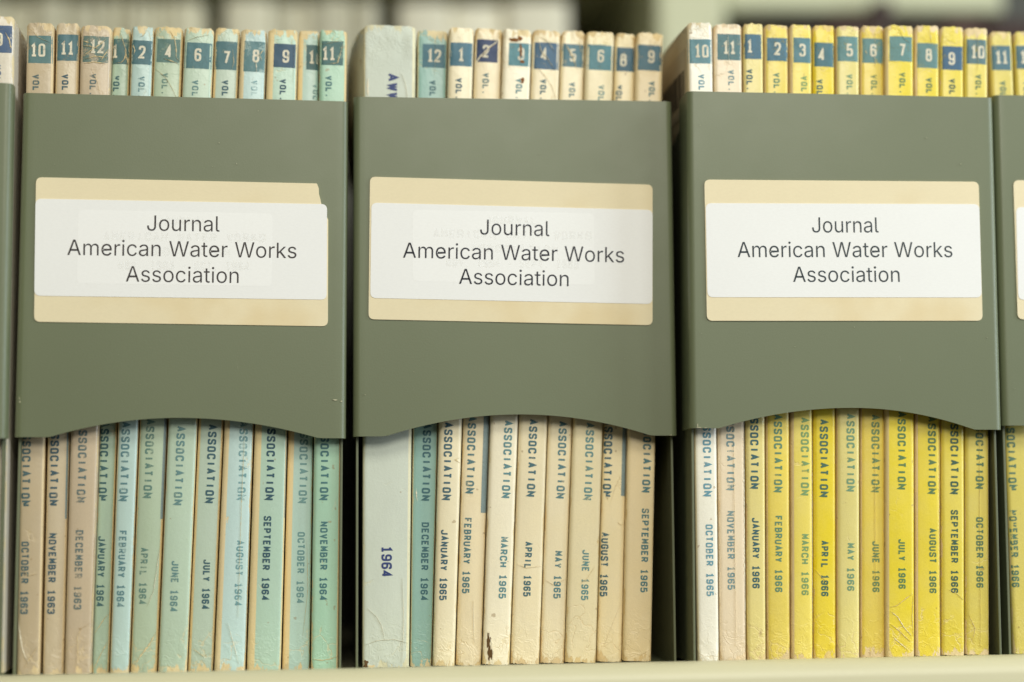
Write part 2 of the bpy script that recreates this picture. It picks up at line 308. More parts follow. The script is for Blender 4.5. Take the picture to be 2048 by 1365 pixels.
def rounded(pts, rad):
    out = []
    for i, p in enumerate(pts):
        if len(p) < 3 or i in (0, len(pts)-1): out.append(Vector(p[:2])); continue
        a, b, c = Vector(pts[i-1][:2]), Vector(p[:2]), Vector(pts[i+1][:2])
        da = (a-b); dc = (c-b); r = min(rad, da.length*.5, dc.length*.5)
        s = b+da.normalized()*r; e = b+dc.normalized()*r
        for k in range(5):
            t = k/4; out.append(s*(1-t)**2 + b*2*t*(1-t) + e*t*t)
    return out
def stroke_strip(pts, th, maxseg):
    """mitred strip along pts -> list of (left, right)"""
    q = [pts[0]]
    for p in pts[1:]:
        L = (p-q[-1]).length
        if L < 1e-6: continue
        n = max(1, int(math.ceil(L/maxseg)))
        a = q[-1].copy()
        for k in range(1, n+1): q.append(a.lerp(p, k/n))
    closed = (q[0]-q[-1]).length < 1e-6
    out = []
    for i, p in enumerate(q):
        a = q[i-1] if i > 0 else (q[-2] if closed else None)
        b = q[i+1] if i < len(q)-1 else (q[1] if closed else None)
        d1 = (p-a).normalized() if a is not None else (b-p).normalized()
        d2 = (b-p).normalized() if b is not None else d1
        n1 = Vector((-d1.y, d1.x)); n2 = Vector((-d2.y, d2.x))
        m = n1+n2
        if m.length < .3: m = n1.copy()
        m.normalize(); k = 1/max(.45, m.dot(n1))
        out.append((p+m*th*.5*k, p-m*th*.5*k))
    return out
def stroke_text(text, h, w, th, pitch, maxseg=1.2, widths=None):
    """list of strips in text space (x along reading direction, y up), mm; centred glyphs on a fixed pitch"""
    strips = []; x = 0
    for ch in text:
        if ch in STROKES:
            gw = w
            for si, s in enumerate(STROKES[ch]):
                pts = [tuple([th/2+p[0]*(gw-th), th/2+p[1]*(h-th)])+tuple(p[2:]) for p in s]
                rp = rounded(pts, min(gw, h)*.42)
                strips.append((si, [(a+Vector((x, 0)), b+Vector((x, 0))) for a, b in stroke_strip(rp, th, maxseg)]))
        x += pitch
    return strips, x-pitch+w
def strips_to_bm(bm, strips, fn):
    """fn maps text-space point and layer to a 3D coordinate or None (outside the spine)"""
    for si, s in strips:
        prev = None
        for a, b in s:
            A, B = fn(a, si), fn(b, si)
            if A is None or B is None: prev = None; continue
            cur = (bm.verts.new(A), bm.verts.new(B))
            if prev:
                try: bm.faces.new((prev[0], prev[1], cur[1], cur[0]))
                except ValueError: pass
            prev = cur

# ------------------------------------------------------------------ the shelf
SH_Z = -0.0032
def shelf():
    bm = bmesh.new()
    # profile (y,z): rolled front lip standing a little proud of the shelf floor
    Y = 0.6490
    pr = [(0.99, SH_Z), (Y+.0062, SH_Z), (Y+.0046, SH_Z+.0008), (Y+.0034, -.0008), (Y+.0018, -.0001)]
    for k in range(0, 9):
        a = k/8*math.pi/2
        pr.append((Y-.0012-.0085*math.sin(a), -.0062+.0062*math.cos(a)))
    pr += [(Y-.0100, -.012), (Y-.0102, -.034), (Y-.0085, -.0358), (0.99, -.0358)]
    xs = [-.75+1.5*i/60 for i in range(61)]
    rows = []
    for x in xs:
        rows.append([bm.verts.new((x, y+.00025*math.sin(x*9+1), z)) for y, z in pr])
    for a, b in zip(rows, rows[1:]):
        for i in range(len(pr)-1):
            bm.faces.new((a[i], b[i], b[i+1], a[i+1]))
    bm.faces.new(rows[0]); bm.faces.new(list(reversed(rows[-1])))
    for a, b in zip(rows, rows[1:]): bm.faces.new((a[-1], b[-1], b[0], a[0]))
    bmesh.ops.recalc_face_normals(bm, faces=bm.faces)
    o = obj('shelf', bm, M_SHELF, smooth=False)
    for p in o.data.polygons: p.use_smooth = abs(p.normal.x) < .5
    tag(o, 'cream painted steel shelf with a rounded front lip under the file boxes', 'shelf', kind='structure')
shelf()
bm = bmesh.new(); box_bm(bm, -.75, .75, .93, .934, SH_Z-.03, .235, .001)  # unseen dark sheet, added so the gaps between boxes don't show the lit rear
tag(obj('gap_darkener', bm, M_GAPDARK), 'dark sheet added behind the file boxes to darken the gaps between them', 'shelf', kind='structure')

# ------------------------------------------------------------------ magazine file boxes
def box_matrix(o, yaw, lean):
    d = Vector((math.cos(yaw), math.sin(yaw), 0)); n = Vector((-math.sin(yaw), math.cos(yaw), 0))
    d2 = d*math.cos(lean)+Vector((0, 0, -math.sin(lean))); u = d*math.sin(lean)+Vector((0, 0, math.cos(lean)))
    return Matrix(((d2.x, n.x, u.x, o[0]), (d2.y, n.y, u.y, o[1]), (d2.z, n.z, u.z, o[2]), (0, 0, 0, 1)))

def rounded_rect(pts, rad, seg=6):
    out = []
    n = len(pts)
    for i in range(n):
        a, b, c = Vector(pts[i-1]), Vector(pts[i]), Vector(pts[(i+1) % n])
        s = b+(a-b).normalized()*rad; e = b+(c-b).normalized()*rad
        for k in range(seg+1):
            t = k/seg; out.append(s*(1-t)**2+b*2*t*(1-t)+e*t*t)
    return out
def sheet(bm, outline, y0, y1):
    """flat label with thickness; y1 is the face towards the viewer"""
    f = [bm.verts.new((p.x*MM, y1, p.y*MM)) for p in outline]
    bk = [bm.verts.new((p.x*MM, y0, p.y*MM)) for p in outline]
    bm.faces.new(f)
    n = len(f)
    for i in range(n): bm.faces.new((f[i], f[(i+1) % n], bk[(i+1) % n], bk[i]))
    bmesh.ops.recalc_face_normals(bm, faces=bm.faces)

def magazine_file(M, Wd, label, ret=.014, base=-.0017, zb=.0837, zt=.2096, arc=(12, 59, 109, 90.9), kraft=None, white=None, text=None, ghost=None, glow=None, chips=(), toner=None):
    root = empty('magazine_file', M)
    tag(root, label, 'file box', 'grey green magazine files along the shelf')
    # the band: one bent steel sheet, its lower edge cut away in a shallow arch
    T = .0009; rb = .0026
    path = [(0, ret+rb, -1, 0)]
    for k in range(5): path.append((0, rb+ret*(1-k/4)*.98, -1, 0))
    for k in range(1, 8):
        a = k/8*math.pi/2; path.append((rb-rb*math.cos(a), rb-rb*math.sin(a), -math.cos(a), -math.sin(a)))
    N = 56
    for k in range(N+1): path.append((rb+(Wd-2*rb)*k/N, 0, 0, -1))
    for k in range(1, 8):
        a = k/8*math.pi/2; path.append((Wd-rb+rb*math.sin(a), rb-rb*math.cos(a), math.sin(a), -math.cos(a)))
    for k in range(5): path.append((Wd, rb+ret*k/4, 1, 0))
    def zlow(x, y):
        X = x*1000
        a0, ac, a1, zc = arc
        if a0 < X < a1 and y < .001:
            u = (X-ac)/((ac-a0) if X < ac else (a1-ac))
            return zb+(zc*MM-zb)*(1-u*u)
        return zb
    bm = bmesh.new()
    nz = 8
    outer = []; inner = []
    for (x, y, nx, ny) in path:
        z0 = zlow(x, y); 
        co = []; ci = []
        for j in range(nz+1):
            z = z0+(zt-z0)*j/nz
            w = .00022*noise.noise(Vector((x*18+M.translation.x*30, y*18, z*14)))*(1 if abs(ny) > .9 else .3)
            e = .00035 if j in (0, nz) else 0
            co.append(bm.verts.new((x-nx*0, y+w, z)))
            ci.append(bm.verts.new((x-nx*T, y-ny*T+w, z)))
        outer.append(co); inner.append(ci)
    for a, b in zip(outer, outer[1:]):
        for j in range(nz): bm.faces.new((a[j], b[j], b[j+1], a[j+1])).smooth = True
    for a, b in zip(inner, inner[1:]):
        for j in range(nz): bm.faces.new((b[j], a[j], a[j+1], b[j+1])).smooth = True
    def rim(seq_o, seq_i):
        vo = [bm.verts.new(v.co) for v in seq_o]; vi = [bm.verts.new(v.co) for v in seq_i]
        for k in range(len(vo)-1): bm.faces.new((vo[k], vo[k+1], vi[k+1], vi[k]))
    rim([c[nz] for c in outer], [c[nz] for c in inner]); rim([c[0] for c in inner], [c[0] for c in outer])
    band = obj('front_band', bm, M_BOX, root)
    rs = random.Random(int(Wd*1e6)+len(label))
    specks = [(rs.uniform(3, 115), rs.choice((rs.uniform(96, 122), rs.uniform(181, 207))), rs.uniform(.07, .16), rs.uniform(.05, .30)) for k in range(7)]
    for c in tuple(chips)+tuple(specks):
        cb = bmesh.new(); rnd = random.Random(int(c[0]*77))
        pts = []
        for k in range(9):
            a = k/9*2*math.pi; rr = rnd.uniform(.45, 1.0)
            pts.append(Vector((c[0]+math.cos(a)*rr*c[2], c[1]+math.sin(a)*rr*c[3])))
        sheet(cb, pts, -.0001, -.00035 if len(c) < 5 else c[4])
        obj('paint_chip', cb, M_CHIP, band)
    # side panels, base and back
    D = .200; t = .0009
    for s in (0, 1):
        bm = bmesh.new()
        x0 = .0011 if s == 0 else Wd-.0011-t
        box_bm(bm, x0, x0+t, .0042, D, base, zt-.0004, .0002)
        obj('side_panel', bm, M_BOXIN, root)
    bm = bmesh.new(); box_bm(bm, .0021, Wd-.0021, .0046, D-.001, base, base+.0006); obj('base_plate', bm, M_BOXIN, root)
    bm = bmesh.new(); box_bm(bm, .0021, Wd-.0021, D-.0009, D, base+.0007, zt-.02); obj('back_panel', bm, M_BOXIN, root)
    # labels: an old tan one with a newer white one stuck over it
    if kraft:
        bm = bmesh.new(); sheet(bm, kraft, .0002, -.00038)
        lb = obj('backing_label', bm, M_KRAFT, root)
        bm = bmesh.new(); sheet(bm, white, -.0003, -.00052)
        wl = obj('title_label', bm, M_WHITE, root)
        if glow:
            bm = bmesh.new(); sheet(bm, rounded_rect(glow, 1.8), -.00045, -.00054); obj('show_through_patch', bm, M_WHITE2, wl)
        if ghost:
            bm = bmesh.new()
            for (tx, p0, p1, hh) in ghost:
                L = (Vector(p1)-Vector(p0)).length; n = len(tx)
                pitch = L/(n-.3)
                st, tot = stroke_text(tx, hh, pitch*.84, .85, pitch, 9)
                d = (Vector(p1)-Vector(p0)).normalized(); nn = Vector((-d.y, d.x))
                strips_to_bm(bm, st, lambda a, si: ((p0[0]+d.x*a.x+nn.x*a.y)*MM, -.00055-si*1e-6, (p0[1]+d.y*a.x+nn.y*a.y)*MM))
            obj('faint_lettering', bm, M_GHOST, wl)
        bm = bmesh.new()
        for (tx, p0, p1) in text: arial_line(bm, tx, p0, p1, -.00058, 0.011238)
        for f in bm.faces:
            f.normal_update()
            if f.normal.y > 0: f.normal_flip()
        obj('lettering', bm, toner or M_TEXT, wl)
    return root

LINES = ('Journal', 'American Water Works', 'Association')
BOXM = {
 0: box_matrix((-0.25460, 0.6395, 0), .05, .006),
 1: box_matrix((-0.13475, 0.65625, 0), .05674, .0128),
 2: box_matrix((-0.01323, 0.66267, 0), .0258, .00781),
 3: box_matrix((0.10923, 0.65232, 0), .0154, .01569),
 4: box_matrix((0.22835, 0.65759, 0), .0200, .0140),
}
def kraft_torn():
    base = [(5.62, 178.3), (107.3, 178.16), (108.0, 176.4), (108.1, 174.2), (108.7, 172.0), (109.2, 169.6), (111.6, 164.6), (111.79, 124.92), (6.19, 125.35)]
    rad = [2.2, .2, .3, .3, .3, .3, .3, 2.2, 2.2]
    out = []
    n = len(base)
    for i in range(n):
        a, b, c = Vector(base[i-1]), Vector(base[i]), Vector(base[(i+1) % n])
        s = b+(a-b).normalized()*rad[i]; e = b+(c-b).normalized()*rad[i]
        for k in range(6):
            t = k/5; out.append(s*(1-t)**2+b*2*t*(1-t)+e*t*t)
    return out
magazine_file(BOXM[0], .120, 'grey green magazine file cut off by the left edge of the photo', ret=.004, base=-.0020, zb=.0835, zt=.2112,
    arc=(11, 60, 108, 90.9), kraft=rounded_rect([(6, 178), (108, 178), (108, 125), (6, 125)], 2.2), white=rounded_rect([(6.2, 169), (107.6, 169), (107.6, 133), (6.2, 133)], 2.2),
    text=[(LINES[0], (45, 158), (71, 158)), (LINES[1], (17, 148.7), (99, 148.7)), (LINES[2], (38, 139.3), (78.5, 139.3))])
magazine_file(BOXM[1], .1188, 'grey green magazine file with a torn tan label corner, holding aqua journals', base=-.0017, zb=.0837, zt=.2096,
    arc=(12.3, 59, 108.7, 90.9), kraft=kraft_torn(), white=rounded_rect([(5.64, 170.36), (111.13, 170.45), (111.24, 134.75), (6.05, 134.81)], 2.2),
    text=[(LINES[0], (45.7, 159.3), (71.89, 159.4)), (LINES[1], (17.4, 149.85), (100.04, 150.0)), (LINES[2], (38.44, 140.43), (79.05, 140.43))],
    ghost=[('JOURNAL', (49.0, 161.2), (67.5, 161.3), 3.3), ('AMERICAN WATER WORKS', (30, 155.2), (88.3, 155.7), 3.4), ('ASSOCIATION', (42, 149.9), (75.5, 150.2), 3.3), ('NOV. 1963 - OCT. 1964', (35.7, 144.6), (82.6, 144.9), 3.5)],
    glow=[(21, 166.5), (91, 166.5), (91, 139.5), (21, 139.5)],
    chips=((114.6, 97.7, 1.1, .28), (117.0, 97.25, .45, .4), (1.85, 96.3, .35, .5), (1.7, 97.6, .2, .5)), toner=M_TEXT1)
magazine_file(BOXM[2], .1207, 'grey green magazine file holding mostly cream journals beside a thick grey one', base=-.0024, zb=.0828, zt=.2098,
    arc=(11.9, 61.6, 110.7, 90.8), kraft=rounded_rect([(6.15, 179.43), (112.56, 177.53), (111.74, 124.13), (5.63, 126.03)], 2.2), white=rounded_rect([(6.71, 169.62), (112.42, 167.85), (111.77, 132.13), (6.29, 133.92)], 2.2),
    text=[(LINES[0], (47.1, 157.95), (73.12, 157.5)), (LINES[1], (18.39, 149.05), (101.28, 147.75)), (LINES[2], (39.17, 139.35), (80.18, 138.65))],
    ghost=[('JOURNAL', (49.0, 161.9), (68.0, 161.6), 3.3), ('AMERICAN WATER WORKS', (29.5, 156.5), (88.7, 156.1), 3.4), ('ASSOCIATION', (43.5, 151.2), (76, 150.8), 3.3), ('NOV. 1964 - SEPT. 1965', (34.4, 145.6), (83.8, 145.1), 3.5)],
    glow=[(22, 167), (90, 166.3), (90, 139.3), (22, 140.3)], chips=((118.0, 82.95, .9, .12, -.0003),))
magazine_file(BOXM[3], .1174, 'grey green magazine file with a chipped lower left corner, holding yellow journals', base=-.0016, zb=.0839, zt=.2096,
    arc=(10.6, 61.4, 106.6, 91.7), kraft=rounded_rect([(6.11, 176.16), (110.55, 177.09), (110.7, 124.49), (6.52, 123.44)], 2.2), white=rounded_rect([(6.49, 167.28), (110.52, 168.52), (110.55, 133.21), (6.81, 132.17)], 2.2),
    text=[(LINES[0], (46.49, 156.84), (71.75, 157.2)), (LINES[1], (18.27, 147.21), (99.72, 148.27)), (LINES[2], (39.02, 138.22), (79.36, 138.7))],
    chips=((3.3, 84.1, 1.3, .22), (2.7, 84.9, .2, .9), (5.6, 84.0, .8, .12)), toner=M_TEXT3)
magazine_file(BOXM[4], .120, 'grey green magazine file cut off by the right edge of the photo', base=-.0016, zb=.0838, zt=.2096,
    arc=(12, 61, 108, 91), kraft=rounded_rect([(6.4, 176.7), (110, 177.2), (110, 124), (6.5, 123.7)], 2.2), white=rounded_rect([(7.1, 166.4), (110, 167), (110, 131.8), (6.9, 131.1)], 2.2),
    text=[(LINES[0], (46.5, 156.0), (71.8, 156.3)), (LINES[1], (18.5, 146.6), (99.7, 147.2)), (LINES[2], (39, 137.3), (79.4, 137.7))])

# ------------------------------------------------------------------ journals
BOOKS = json.loads('''[
{"b":0,"mo":"SEPTEMBER","yr":"1963","n":"9","x":114.12,"z":0.77,"w":10.5,"h":237.48,"lean":-0.0009,"rec":8,"tw":10.5,"bw":10.5,"patch":[-4.9,4.4,223.48,233.55],"num":[-0.1,228.4],"vol":[-0.4,219],"asc":[-0.4,60.5],"date":[-0.4,48,22]},
{"b":1,"mo":"OCTOBER","yr":"1963","n":"10","x":6.13,"z":-1.25,"w":9.34,"h":239.01,"lean":-0.0054,"rec":7,"patch":[-4.81,4.6,223.79,234.21],"num":[-0.71,228.72],"vol":[-1.17,219.53],"asc":[-2.04,60.34],"date":[-1.83,47.65,21.78],"tw":10.3,"bw":8.4},
{"b":1,"mo":"NOVEMBER","yr":"1963","n":"11","x":14.76,"z":-1.29,"w":8.23,"h":239.51,"lean":0.0001,"rec":7.5,"patch":[-3.68,3.9,225.12,235.1],"num":[0.02,229.87],"vol":[-0.46,219.99],"asc":[-1.21,60.57],"date":[-1.14,50.65,21.77],"tw":8.8,"bw":7.6},
{"b":1,"mo":"DECEMBER","yr":"1963","n":"12","x":23.55,"z":-1.16,"w":10.49,"h":238.18,"lean":0.0073,"rec":6,"patch":[-5.46,5.5,224.35,234.28],"num":[0.6,230.17],"vol":[-0.58,219.99],"asc":[-0.52,61.5],"date":[-0.68,51.58,23.2],"tw":11.5,"bw":9.5},
{"b":1,"mo":"JANUARY","yr":"1964","n":"1","x":31.07,"z":-1.51,"w":6.54,"h":239.28,"lean":0.013,"rec":10.5,"patch":[-3.29,3.1,225.39,235.08],"num":[-2.1,230.21],"vol":[-1.28,220.97],"asc":[-1.29,62.61],"date":[-0.93,49.71,24.21],"tw":6.9,"bw":6.2},
{"b":1,"mo":"FEBRUARY","yr":"1964","n":"2","x":38.06,"z":-1.31,"w":7.8,"h":239.26,"lean":0.017,"rec":8,"patch":[-3.79,3.84,224.71,233.89],"num":[0.12,229.37],"vol":[0.38,220.18],"asc":[-0.78,62.16],"date":[-0.53,51.53,23.85],"tw":8.5,"bw":7.1},
{"b":1,"mo":"APRIL","yr":"1964","n":"4","x":46.62,"z":-1.3,"w":10.17,"h":239.46,"lean":0.0217,"rec":8,"patch":[-4.1,4.35,225.73,234.71],"num":[0.17,229.89],"vol":[-0.68,221.7],"asc":[-1.02,63.24],"date":[-1.4,45.34,24.84],"tw":10.8,"bw":9.6},
{"b":1,"mo":"JUNE","yr":"1964","n":"6","x":56.95,"z":-1.21,"w":10.86,"h":239.14,"lean":0.0256,"rec":7,"patch":[-5.04,5.77,223.48,233.32],"num":[-0.1,228.67],"vol":[-0.55,219.03],"asc":[-0.51,60.6],"date":[-0.49,40.4,22.07],"tw":11.2,"bw":10.5},
{"b":1,"mo":"JULY","yr":"1964","n":"7","x":66.91,"z":-1.28,"w":9.35,"h":239.85,"lean":0.0277,"rec":8,"patch":[-4.2,4.42,223.72,234.51],"num":[-0.02,228.33],"vol":[0.01,219.69],"asc":[0.69,61.44],"date":[0.79,40.94,22.9],"tw":9.5,"bw":9.2},
{"b":1,"mo":"AUGUST","yr":"1964","n":"8","x":77.47,"z":-1.2,"w":10.72,"h":238.97,"lean":0.0246,"rec":7,"patch":[-3.35,4.95,222.79,234.51],"num":[1.12,228.87],"vol":[1.0,219.54],"asc":[1.81,62.44],"date":[2.08,47.88,24.02],"tw":9.9,"bw":11.5},
{"b":1,"mo":"SEPTEMBER","yr":"1964","n":"9","x":89.72,"z":-1.15,"w":11.98,"h":239.11,"lean":0.0189,"rec":6.5,"patch":[-3.2,5.55,224.6,233.65],"num":[1.34,228.93],"vol":[0.62,220.17],"asc":[0.16,62.33],"date":[-0.29,56.55,25.87],"tw":11.4,"bw":12.5},
{"b":1,"mo":"OCTOBER","yr":"1964","n":"10","x":101.34,"z":-1.37,"w":9.1,"h":240.05,"lean":0.0112,"rec":9.5,"patch":[-0.85,4.24,224.95,234.55],"num":[2.69,229.79],"vol":[3.09,219.6],"asc":[1.21,61.49],"date":[0.97,50.92,24.8],"tw":7.9,"bw":10.3},
{"b":1,"mo":"NOVEMBER","yr":"1964","n":"11","x":111.8,"z":-1.09,"w":10.44,"h":239.63,"lean":0.0059,"rec":6,"patch":[-5.03,3.69,225.83,235.02],"num":[-1.66,230.19],"vol":[-1.54,221.72],"asc":[-1.16,62.23],"date":[-0.99,54.41,25.67],"tw":10.6,"bw":10.3},
{"b":2,"mo":"","yr":"1964","n":"AWWA","x":12.16,"z":-2.02,"w":18.84,"h":241.49,"lean":0.0067,"rec":8,"tw":20.2,"bw":17.4},
{"b":2,"mo":"DECEMBER","yr":"1964","n":"12","x":25.15,"z":-2.03,"w":9.96,"h":240.43,"lean":0.0212,"rec":10,"patch":[-3.8,5.23,225.93,235.06],"num":[0.65,230.56],"vol":[0.35,220.96],"asc":[0.62,61.3],"date":[0.65,53.32,24.5],"tw":11.8,"bw":8.1},
{"b":2,"mo":"JANUARY","yr":"1965","n":"1","x":33.43,"z":-1.71,"w":9.06,"h":240.64,"lean":0.0319,"rec":7,"patch":[-4.14,4.3,225.64,234.74],"num":[0.15,230.02],"vol":[-0.47,220.97],"asc":[-0.76,61.1],"date":[-1.08,50.16,24.34],"tw":9.8,"bw":8.3},
{"b":2,"mo":"FEBRUARY","yr":"1965","n":"2","x":42.61,"z":-1.68,"w":10.12,"h":240.8,"lean":0.0375,"rec":8,"patch":[-5.09,3.61,227.6,236.39],"num":[-0.9,231.81],"vol":[-0.63,223.39],"asc":[-1.67,63.47],"date":[-2.0,54.47,26.66],"tw":10.6,"bw":9.6},
{"b":2,"mo":"MARCH","yr":"1965","n":"3","x":52.67,"z":-1.46,"w":10.73,"h":240.06,"lean":0.0411,"rec":6.5,"patch":[-3.13,5.94,225.84,234.71],"num":[1.6,230.52],"vol":[1.24,221.04],"asc":[1.51,61.59],"date":[1.39,47.25,24.58],"tw":11.2,"bw":10.3},
{"b":2,"mo":"APRIL","yr":"1965","n":"4","x":63.46,"z":-1.38,"w":10.98,"h":240.01,"lean":0.0431,"rec":7,"patch":[-5.23,5.62,224.71,235.2],"num":[-0.8,230.52],"vol":[-0.67,220.83],"asc":[-0.06,61.94],"date":[-0.29,45.27,25.07],"tw":11.0,"bw":10.9},
{"b":2,"mo":"MAY","yr":"1965","n":"5","x":73.69,"z":-1.34,"w":9.29,"h":240.25,"lean":0.0441,"rec":8,"patch":[-4.32,4.28,226.08,235.0],"num":[0.04,230.65],"vol":[0.19,220.11],"asc":[0.91,61.21],"date":[0.86,41.73,24.16],"tw":9.4,"bw":9.2},
{"b":2,"mo":"JUNE","yr":"1965","n":"6","x":84.08,"z":-1.11,"w":11.45,"h":239.65,"lean":0.0436,"rec":6.5,"patch":[-4.97,6.09,224.36,234.16],"num":[0.27,229.86],"vol":[0.96,218.55],"asc":[0.68,60.26],"date":[0.63,41.8,23.25],"tw":11.2,"bw":11.7},
{"b":2,"mo":"AUGUST","yr":"1965","n":"8","x":95.28,"z":-1.23,"w":8.84,"h":239.7,"lean":0.0391,"rec":9.5,"patch":[-3.77,4.07,224.88,234.28],"num":[-0.64,229.23],"vol":[-1.95,219.36],"asc":[-2.66,61.54],"date":[-2.94,48.22,24.39],"tw":8.0,"bw":9.7},
{"b":2,"mo":"SEPTEMBER","yr":"1965","n":"9","x":105.35,"z":-0.92,"w":10.86,"h":239.19,"lean":0.0351,"rec":7,"patch":[-4.56,5.56,224.39,234.44],"num":[0.66,229.88],"vol":[1.19,220.24],"asc":[2.01,62.83],"date":[1.9,56.86,25.72],"tw":10.8,"bw":10.9},
{"b":3,"mo":"OCTOBER","yr":"1965","n":"10","x":7.11,"z":-1.48,"w":9.05,"h":238.96,"lean":-0.0038,"rec":6,"patch":[-4.61,4.43,223.26,232.54],"num":[0.49,227.98],"vol":[0.36,219.08],"asc":[0.4,60.56],"date":[0.83,50.33,24.25],"tw":10.0,"bw":8.1},
{"b":3,"mo":"NOVEMBER","yr":"1965","n":"11","x":16.43,"z":-1.37,"w":10.56,"h":238.84,"lean":0.0031,"rec":7,"patch":[-4.1,4.89,224.92,235.0],"num":[0.5,229.76],"vol":[1.1,221.19],"asc":[-0.45,62.76],"date":[-0.57,55.16,26.4],"tw":11.1,"bw":10.0},
{"b":3,"mo":"JANUARY","yr":"1966","n":"1","x":25.16,"z":-1.19,"w":7.58,"h":239.1,"lean":0.0076,"rec":7,"patch":[-3.75,3.03,225.41,234.98],"num":[-1.38,230.3],"vol":[-1.57,221.49],"asc":[-0.53,63.13],"date":[-0.2,52.48,26.73],"tw":8.0,"bw":7.2},
{"b":3,"mo":"FEBRUARY","yr":"1966","n":"2","x":33.48,"z":-1.05,"w":9.28,"h":238.85,"lean":0.0107,"rec":7.5,"patch":[-3.79,4.26,224.84,233.68],"num":[0.3,229.47],"vol":[-0.08,220.22],"asc":[-0.15,61.73],"date":[-0.09,53.11,25.2],"tw":9.6,"bw":9.0},
{"b":3,"mo":"MARCH","yr":"1966","n":"3","x":42.12,"z":-0.83,"w":8.61,"h":238.72,"lean":0.0134,"rec":7,"patch":[-2.9,4.28,223.96,233.71],"num":[0.52,228.86],"vol":[1.18,218.89],"asc":[1.05,60.4],"date":[0.98,46.21,23.85],"tw":8.9,"bw":8.3},
{"b":3,"mo":"APRIL","yr":"1966","n":"4","x":50.8,"z":-0.69,"w":8.76,"h":238.74,"lean":0.0151,"rec":7.5,"patch":[-4.29,3.95,222.63,231.99],"num":[-0.99,227.28],"vol":[-1.7,217.73],"asc":[-0.42,59.64],"date":[-0.24,43.62,23.27],"tw":8.8,"bw":8.7},
{"b":3,"mo":"MAY","yr":"1966","n":"5","x":59.43,"z":-0.47,"w":9.05,"h":238.47,"lean":0.0172,"rec":7,"patch":[-4.01,4.39,224.59,234.28],"num":[0.6,228.93],"vol":[0.59,219.6],"asc":[0.72,61.52],"date":[0.68,42.5,25.03],"tw":9.4,"bw":8.7},
{"b":3,"mo":"JUNE","yr":"1966","n":"6","x":68.89,"z":-0.35,"w":9.39,"h":238.67,"lean":0.019,"rec":8,"patch":[-3.96,4.13,224.26,233.84],"num":[0.19,229.16],"vol":[0.53,219.82],"asc":[0.85,61.14],"date":[0.97,43.07,24.4],"tw":9.4,"bw":9.4},
{"b":3,"mo":"JULY","yr":"1966","n":"7","x":78.59,"z":0.01,"w":11.22,"h":238.2,"lean":0.0201,"rec":6,"patch":[-3.96,4.89,224.33,234.0],"num":[0.88,228.66],"vol":[1.0,220.02],"asc":[0.49,61.83],"date":[0.53,43.47,25.3],"tw":11.4,"bw":11.1},
{"b":3,"mo":"AUGUST","yr":"1966","n":"8","x":89.48,"z":0.16,"w":9.8,"h":238.6,"lean":0.0211,"rec":7,"patch":[-4.01,4.79,222.06,231.74],"num":[0.49,227.08],"vol":[0.61,218.28],"asc":[1.36,60.05],"date":[1.61,47.4,23.51],"tw":9.8,"bw":9.8},
{"b":3,"mo":"SEPTEMBER","yr":"1966","n":"9","x":98.96,"z":0.36,"w":9.18,"h":238.3,"lean":0.0224,"rec":7,"patch":[-4.41,4.13,221.37,230.58],"num":[-0.24,225.76],"vol":[-0.05,217.92],"asc":[0.42,59.78],"date":[0.37,53.93,23.34],"tw":9.5,"bw":8.9},
{"b":3,"mo":"OCTOBER","yr":"1966","n":"10","x":108.18,"z":0.55,"w":9.36,"h":237.79,"lean":0.0237,"rec":7,"patch":[-4.52,4.39,223.7,233.25],"num":[0.36,228.39],"vol":[0.68,219.57],"asc":[0.71,61.62],"date":[0.65,51.07,25.04],"tw":9.4,"bw":9.3},
{"b":4,"mo":"NOVEMBER","yr":"1966","n":"11","x":8.76,"z":-1.34,"w":8.87,"h":237.86,"lean":-0.0098,"rec":8,"patch":[-4.56,3.39,222.69,232.33],"num":[-0.16,227.69],"vol":[-0.1,218.38],"asc":[-2.35,61.2],"date":[-2.67,53.74,25.03],"tw":9.0,"bw":8.8},
{"b":4,"mo":"DECEMBER","yr":"1966","n":"12","x":18.77,"z":-1.18,"w":10.04,"h":237.93,"lean":-0.0101,"rec":8,"patch":[-4.27,3.71,223.23,232.39],"num":[-0.21,227.74],"vol":[-0.73,218.41],"asc":[-0.7,61.02],"date":[-1.36,49.14,22.11],"tw":9.8,"bw":10.3}
]''')
TEAL = srgb(70, 104, 108); DTEAL = srgb(44, 72, 84); NAVY = srgb(30, 42, 84); BLUE = srgb(58, 92, 112)
CREAM = srgb(226, 203, 158); TANP = srgb(214, 194, 160)
